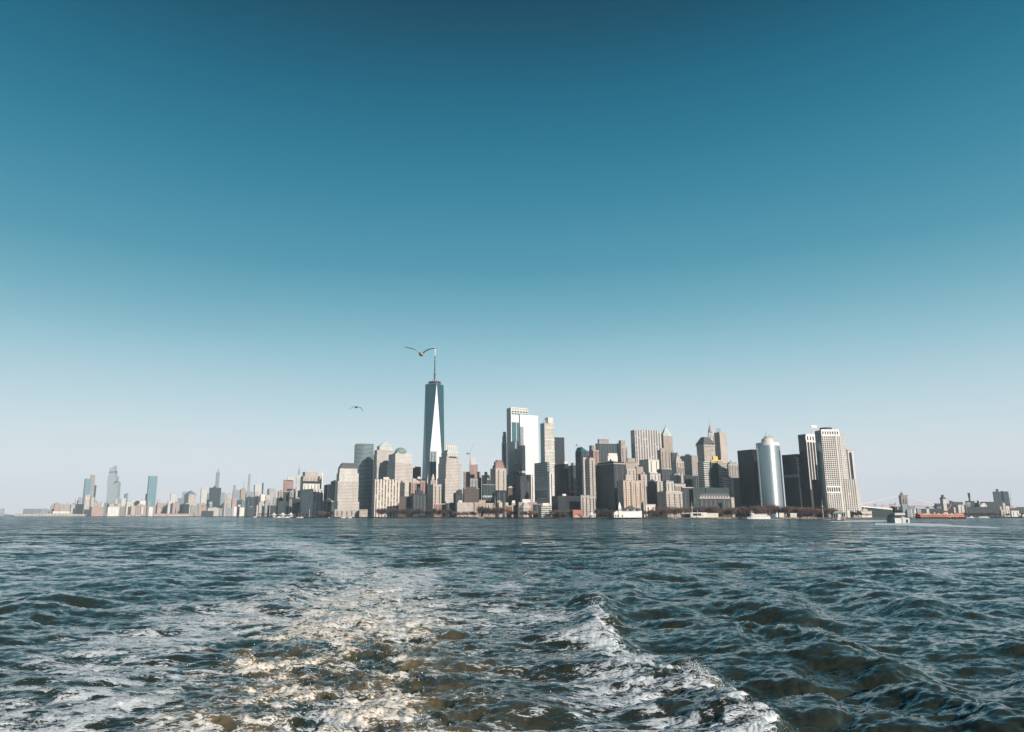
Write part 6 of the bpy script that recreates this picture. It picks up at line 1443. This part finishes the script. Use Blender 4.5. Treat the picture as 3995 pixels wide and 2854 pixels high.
# ------------------------------------------------------------------ gulls
def gull(loc, span, rz, pts_l, pts_r, label, bank=0.0, col=(.62, .60, .58)):
    """pts: wing joints as (sideways, up, forward, chord) in units of the half span; the bird flies towards +y"""
    body = pmat('gull_shaded_plumage', col, rough=.8, noise=.05); dark = pmat('gull_wing_tips', (.03, .028, .028), noise=0)  # col darkens the plumage, putting the underside's shade into the colour
    r = empty('seagull', loc, rz, label, 'bird'); r.rotation_euler = (0, bank, rz); s = span / 2
    m = MB(); prof = [(-.34, .015), (-.26, .06), (-.12, .11), (.04, .13), (.16, .10), (.24, .065), (.30, .072), (.35, .06), (.38, .025), (.44, .008)]
    rings = []
    for y, w in prof:
        zc = .02 if y > .2 else 0
        rings.append([(w * s * math.cos(a), y * s, (zc + w * .9 * math.sin(a)) * s) for a in [2 * math.pi * k / 12 for k in range(12)]])
    for a, b_ in zip(rings, rings[1:]):
        for i in range(12): j = (i + 1) % 12; m.poly([a[i], a[j], b_[j], b_[i]], None, 0, True)
    m.poly(rings[0][::-1]); m.poly(rings[-1]); m.build('body', body, r)
    t = MB(); t.loft([(-.05 * s, -.30 * s, .01 * s), (.05 * s, -.30 * s, .01 * s), (.10 * s, -.46 * s, .0), (-.10 * s, -.46 * s, .0)], [(-.05 * s, -.30 * s, .025 * s), (.05 * s, -.30 * s, .025 * s), (.10 * s, -.46 * s, .01 * s), (-.10 * s, -.46 * s, .01 * s)], 0, 0, botcap=0); t.build('tail', body, r)
    for sg, pts in ((-1, pts_l), (1, pts_r)):
        w = MB(); st_ = []
        for (x, z, y, c) in pts:
            th_ = .05 * (1 - .6 * abs(x)) * s
            st_.append([(sg * x * s, (y + c * .4) * s, z * s), (sg * x * s, (y + c * .1) * s, z * s + th_), (sg * x * s, (y - c * .6) * s, z * s), (sg * x * s, (y + c * .1) * s, z * s - th_ * .5)])
        for k, (a, b_) in enumerate(zip(st_, st_[1:])):
            for i in range(4): j = (i + 1) % 4; w.poly([a[i], a[j], b_[j], b_[i]], None, 1 if k >= len(st_) - 3 else 0, True)
        w.poly(st_[-1], None, 1); w.poly(st_[0][::-1]); w.build('wing', [body, dark], r)
    return r
Dg = 26.0
def P3(px, py, D): return (PX(px, py, D), D, CAMZ + ray(px, py)[1] * D)
gull(P3(1643, 1381, Dg), 1.24, R(-10), [(.0, .02, .05, .30), (.15, .10, .06, .28), (.33, .27, .09, .24), (.47, .355, .09, .21), (.65, .385, .02, .17), (.82, .42, -.06, .11), (.99, .455, -.16, .03)],
     [(.0, .02, .05, .30), (.13, .10, .06, .28), (.32, .25, .10, .24), (.50, .31, .12, .20), (.66, .34, .08, .15), (.80, .335, .04, .10), (.96, .33, -.02, .03)], 'large gull gliding with raised wings beside the spire of the tallest tower', col=(.30, .27, .25))
gull(P3(1390, 1588, 54), 1.25, R(20), [(.0, .02, .05, .35), (.15, .05, .08, .34), (.36, .05, .12, .3), (.5, -.04, .1, .26), (.75, -.24, 0, .18), (.95, -.40, -.1, .03)],
     [(.0, .02, .05, .35), (.2, .05, .08, .34), (.45, .03, .12, .32), (.58, -.02, .1, .28), (.72, -.30, 0, .22), (.80, -.58, -.1, .04)], 'gull on the downstroke, high left of the curved banded glass tower', col=(.04, .04, .045))
gull(P3(2250, 1736, 150), 1.25, R(60), [(.0, .0, .05, .2), (.3, -.18, .08, .2), (.6, -.36, .1, .16), (.9, -.5, 0, .05)], [(.0, .02, .05, .2), (.3, .22, .08, .2), (.6, .36, .1, .16), (.95, .38, 0, .05)], 'tiny distant gull right of the broad charcoal slab', col=(.04, .04, .045))

# ------------------------------------------------------------------ bare winter trees
TR = pmat('bark', (.085, .065, .055), rough=.95, noise=.3, nscale=.5)
TW = {'brown': pmat('brown_twigs', (.155, .100, .080), rough=.95, noise=.35, nscale=.3), 'dark': pmat('shaded_twigs', (.070, .055, .050), rough=.95, noise=.35, nscale=.3),  # the dark twigs have the shade they stand in put into their colour
      'orange': pmat('rusty_leaves', (.34, .17, .06), rough=.95, noise=.3, nscale=.3), 'mauve': pmat('mauve_twigs', (.135, .095, .090), rough=.95, noise=.35, nscale=.3)}
def tree_meshes(seed, n=1150, spread=.46):
    r_ = random.Random(seed); tr = MB(); cr_ = MB(); H = 1.0
    tr.tube((0, 0, 0), (0, 0, .34), .022, .016, 7)
    tips = []
    for i in range(9):
        a = i * 2.4 + r_.random(); rad = r_.uniform(.16, .36); z1 = r_.uniform(.55, .88); z0 = r_.uniform(.22, .36)
        e = (rad * math.cos(a), rad * math.sin(a), z1); mdl = (e[0] * .45, e[1] * .45, z0 + (z1 - z0) * .6)
        tr.tube((0, 0, z0), mdl, .011, .007, 5, cap=False); tr.tube(mdl, e, .007, .003, 4, cap=False); tips += [mdl, e]
        for k in range(3):
            b_ = (mdl[0] + r_.uniform(-.14, .14), mdl[1] + r_.uniform(-.14, .14), mdl[2] + r_.uniform(.03, .2)); tr.tube(mdl, b_, .004, .002, 3, cap=False); tips.append(b_)
    lobes = [(t_[0] * 1.05, t_[1] * 1.05, t_[2], r_.uniform(.09, .17)) for t_ in tips] + [(r_.uniform(-.2, .2), r_.uniform(-.2, .2), r_.uniform(.6, .84), .15) for _ in range(6)] + [(r_.uniform(-.22, .22), r_.uniform(-.22, .22), r_.uniform(.34, .5), .13) for _ in range(5)]
    for i in range(n):
        L_ = r_.choice(lobes)
        while True:
            d = (r_.uniform(-1, 1), r_.uniform(-1, 1), r_.uniform(-1, 1))
            if d[0] ** 2 + d[1] ** 2 + d[2] ** 2 < 1: break
        p = Vector((L_[0] + d[0] * L_[3], L_[1] + d[1] * L_[3], min(1, L_[2] + d[2] * L_[3] * .8)))
        if p.z < .2: continue
        o = Vector((p.x * 1.0, p.y * 1.0, (p.z - .35))).normalized() + Vector((r_.uniform(-.8, .8), r_.uniform(-.8, .8), r_.uniform(-.3, .9))); o.normalize()
        sd_ = o.cross(Vector((r_.uniform(-1, 1), r_.uniform(-1, 1), r_.uniform(-1, 1)))).normalized() * r_.uniform(.005, .012)
        e = p + o * r_.uniform(.045, .11); cr_.poly([p - sd_, p + sd_, e + sd_ * .3, e - sd_ * .3], None, 0)
    return tr, cr_
TV = []
for i in range(5):
    tr, cr_ = tree_meshes(40 + i); TV.append((tr.mesh('trunk', TR), {k: cr_.mesh('crown', m) for k, m in TW.items()}))
def tree(X, D, h, kind, label, group, wid=1.0, z=GZ, name='tree'):
    tm, cm = TV[rr.randrange(5)]; r = empty(name, (X, D, z), rr.uniform(0, 6.28), label, 'tree', group); sx_ = h * wid
    for nm, me_ in (('trunk', tm), ('crown', cm[kind])):
        o = bpy.data.objects.new(nm, me_); link(o, r); o.scale = (sx_, sx_, h)
    return r
def grove(px0, px1, ytop, D, n, kind, where, wid=1.0, dj=30, z=GZ):
    for i in range(n):
        px = px0 + (px1 - px0) * (i + .5) / n + rr.uniform(-.3, .3) * (px1 - px0) / n; d = D + rr.uniform(-dj, dj); h = (PZ(ytop, D) - z) * rr.uniform(.74, 1.06)
        tree(PX(px, 2000, d), d, h, kind, 'bare %s tree in the row %s' % ({'brown': 'reddish brown', 'dark': 'dark', 'orange': 'rusty', 'mauve': 'mauve brown'}[kind], where), 'bare trees ' + where, wid, z)
grove(990, 1058, 1997, 3000, 8, 'mauve', 'left of the peaked canopies', .9)
grove(1140, 1240, 2000, 2100, 8, 'dark', 'between the canopies and the pale esplanade block', 1.0)
grove(1242, 1306, 1991, 2040, 8, 'mauve', 'beside the podium of the wide gridded tower', 1.1)
grove(1475, 1640, 1981, 1850, 26, 'dark', 'below the broad cream apartment slab', 1.0, 34)
grove(1640, 1765, 1984, 1790, 18, 'dark', 'below the brick apartment blocks', 1.0, 34)
grove(1770, 1860, 1990, 1710, 12, 'mauve', 'before the low cream esplanade block', .9, 14)
grove(1868, 1960, 1973, 1680, 14, 'dark', 'left of the single rusty tree', 1.0, 24)
tree(PX(1980, 2000, 1650), 1650, PZ(1976, 1650) - GZ, 'orange', 'rusty leaved tree standing among dark bare trees', None, 1.1)
grove(1992, 2020, 1985, 1640, 4, 'dark', 'just left of the ziggurat museum', .9, 12)
for px in (2070, 2082): tree(PX(px, 2000, 1555), 1555, PZ(1988, 1555) - GZ, 'orange', 'small rusty tree at the right corner of the ziggurat museum', 'small rusty trees by the museum', 1.1)
grove(2028, 2066, 1992, 1545, 5, 'dark', 'right in front of the ziggurat museum', .8, 6)
grove(2148, 2240, 1985, 1540, 13, 'mauve', 'before the long dark hotel', .9, 12)
grove(2326, 2396, 1982, 1500, 9, 'dark', 'below the massive black-flanked office block', 1.0, 14)
grove(2516, 2600, 1981, 1440, 10, 'brown', 'before the blank cream wall', .9, 14)
grove(2565, 2700, 1975, 1455, 17, 'brown', 'below the white stone block with arched windows', 1.0, 16)
grove(2706, 2800, 1966, 1450, 11, 'mauve', 'before the dark green banded offices', 1.0, 16)
grove(2800, 2870, 1980, 1440, 9, 'brown', 'below the dormered stone building', 1.0, 12)
grove(2825, 3000, 1974, 1445, 24, 'brown', 'before the big plain black tower', 1.0, 18)
grove(2930, 3060, 1968, 1475, 14, 'brown', 'at the foot of the silver round tower', 1.0, 10)
grove(3050, 3150, 1974, 1450, 14, 'brown', 'below the black-flanked banded block', 1.0, 16)
grove(3140, 3260, 1977, 1455, 15, 'brown', 'at the foot of the brown and egg-crate towers', 1.0, 14)
grove(3312, 3362, 1990, 1465, 7, 'dark', 'right of the green-roofed shelter', .9, 8)
grove(3745, 3870, 1997, 2260, 20, 'mauve', 'on the steep bank across the river', 1.3, 60, 3)
grove(3870, 3995, 2000, 2300, 12, 'dark', 'at the right end of the far bank', 1.3, 60, 3)
HAZE=0.000041
# ------------------------------------------------------------------ haze
hb = MB(); hb.box((0, 5600, -2.0), (24000, 13600, 572.0))
haze = hb.build('haze', []); haze.data.materials.clear()
hm = bpy.data.materials.new('haze_air'); hm.use_nodes = True; t = hm.node_tree; t.nodes.clear()
o_ = N(t, 'ShaderNodeOutputMaterial'); pv = N(t, 'ShaderNodeVolumePrincipled')
pv.inputs['Color'].default_value = (.68, .86, 1.0, 1); pv.inputs['Density'].default_value = HAZE
pv.inputs['Anisotropy'].default_value = -.08
t.links.new(pv.outputs[0], o_.inputs['Volume']); haze.data.materials.append(hm); tag(haze, kind='stuff')
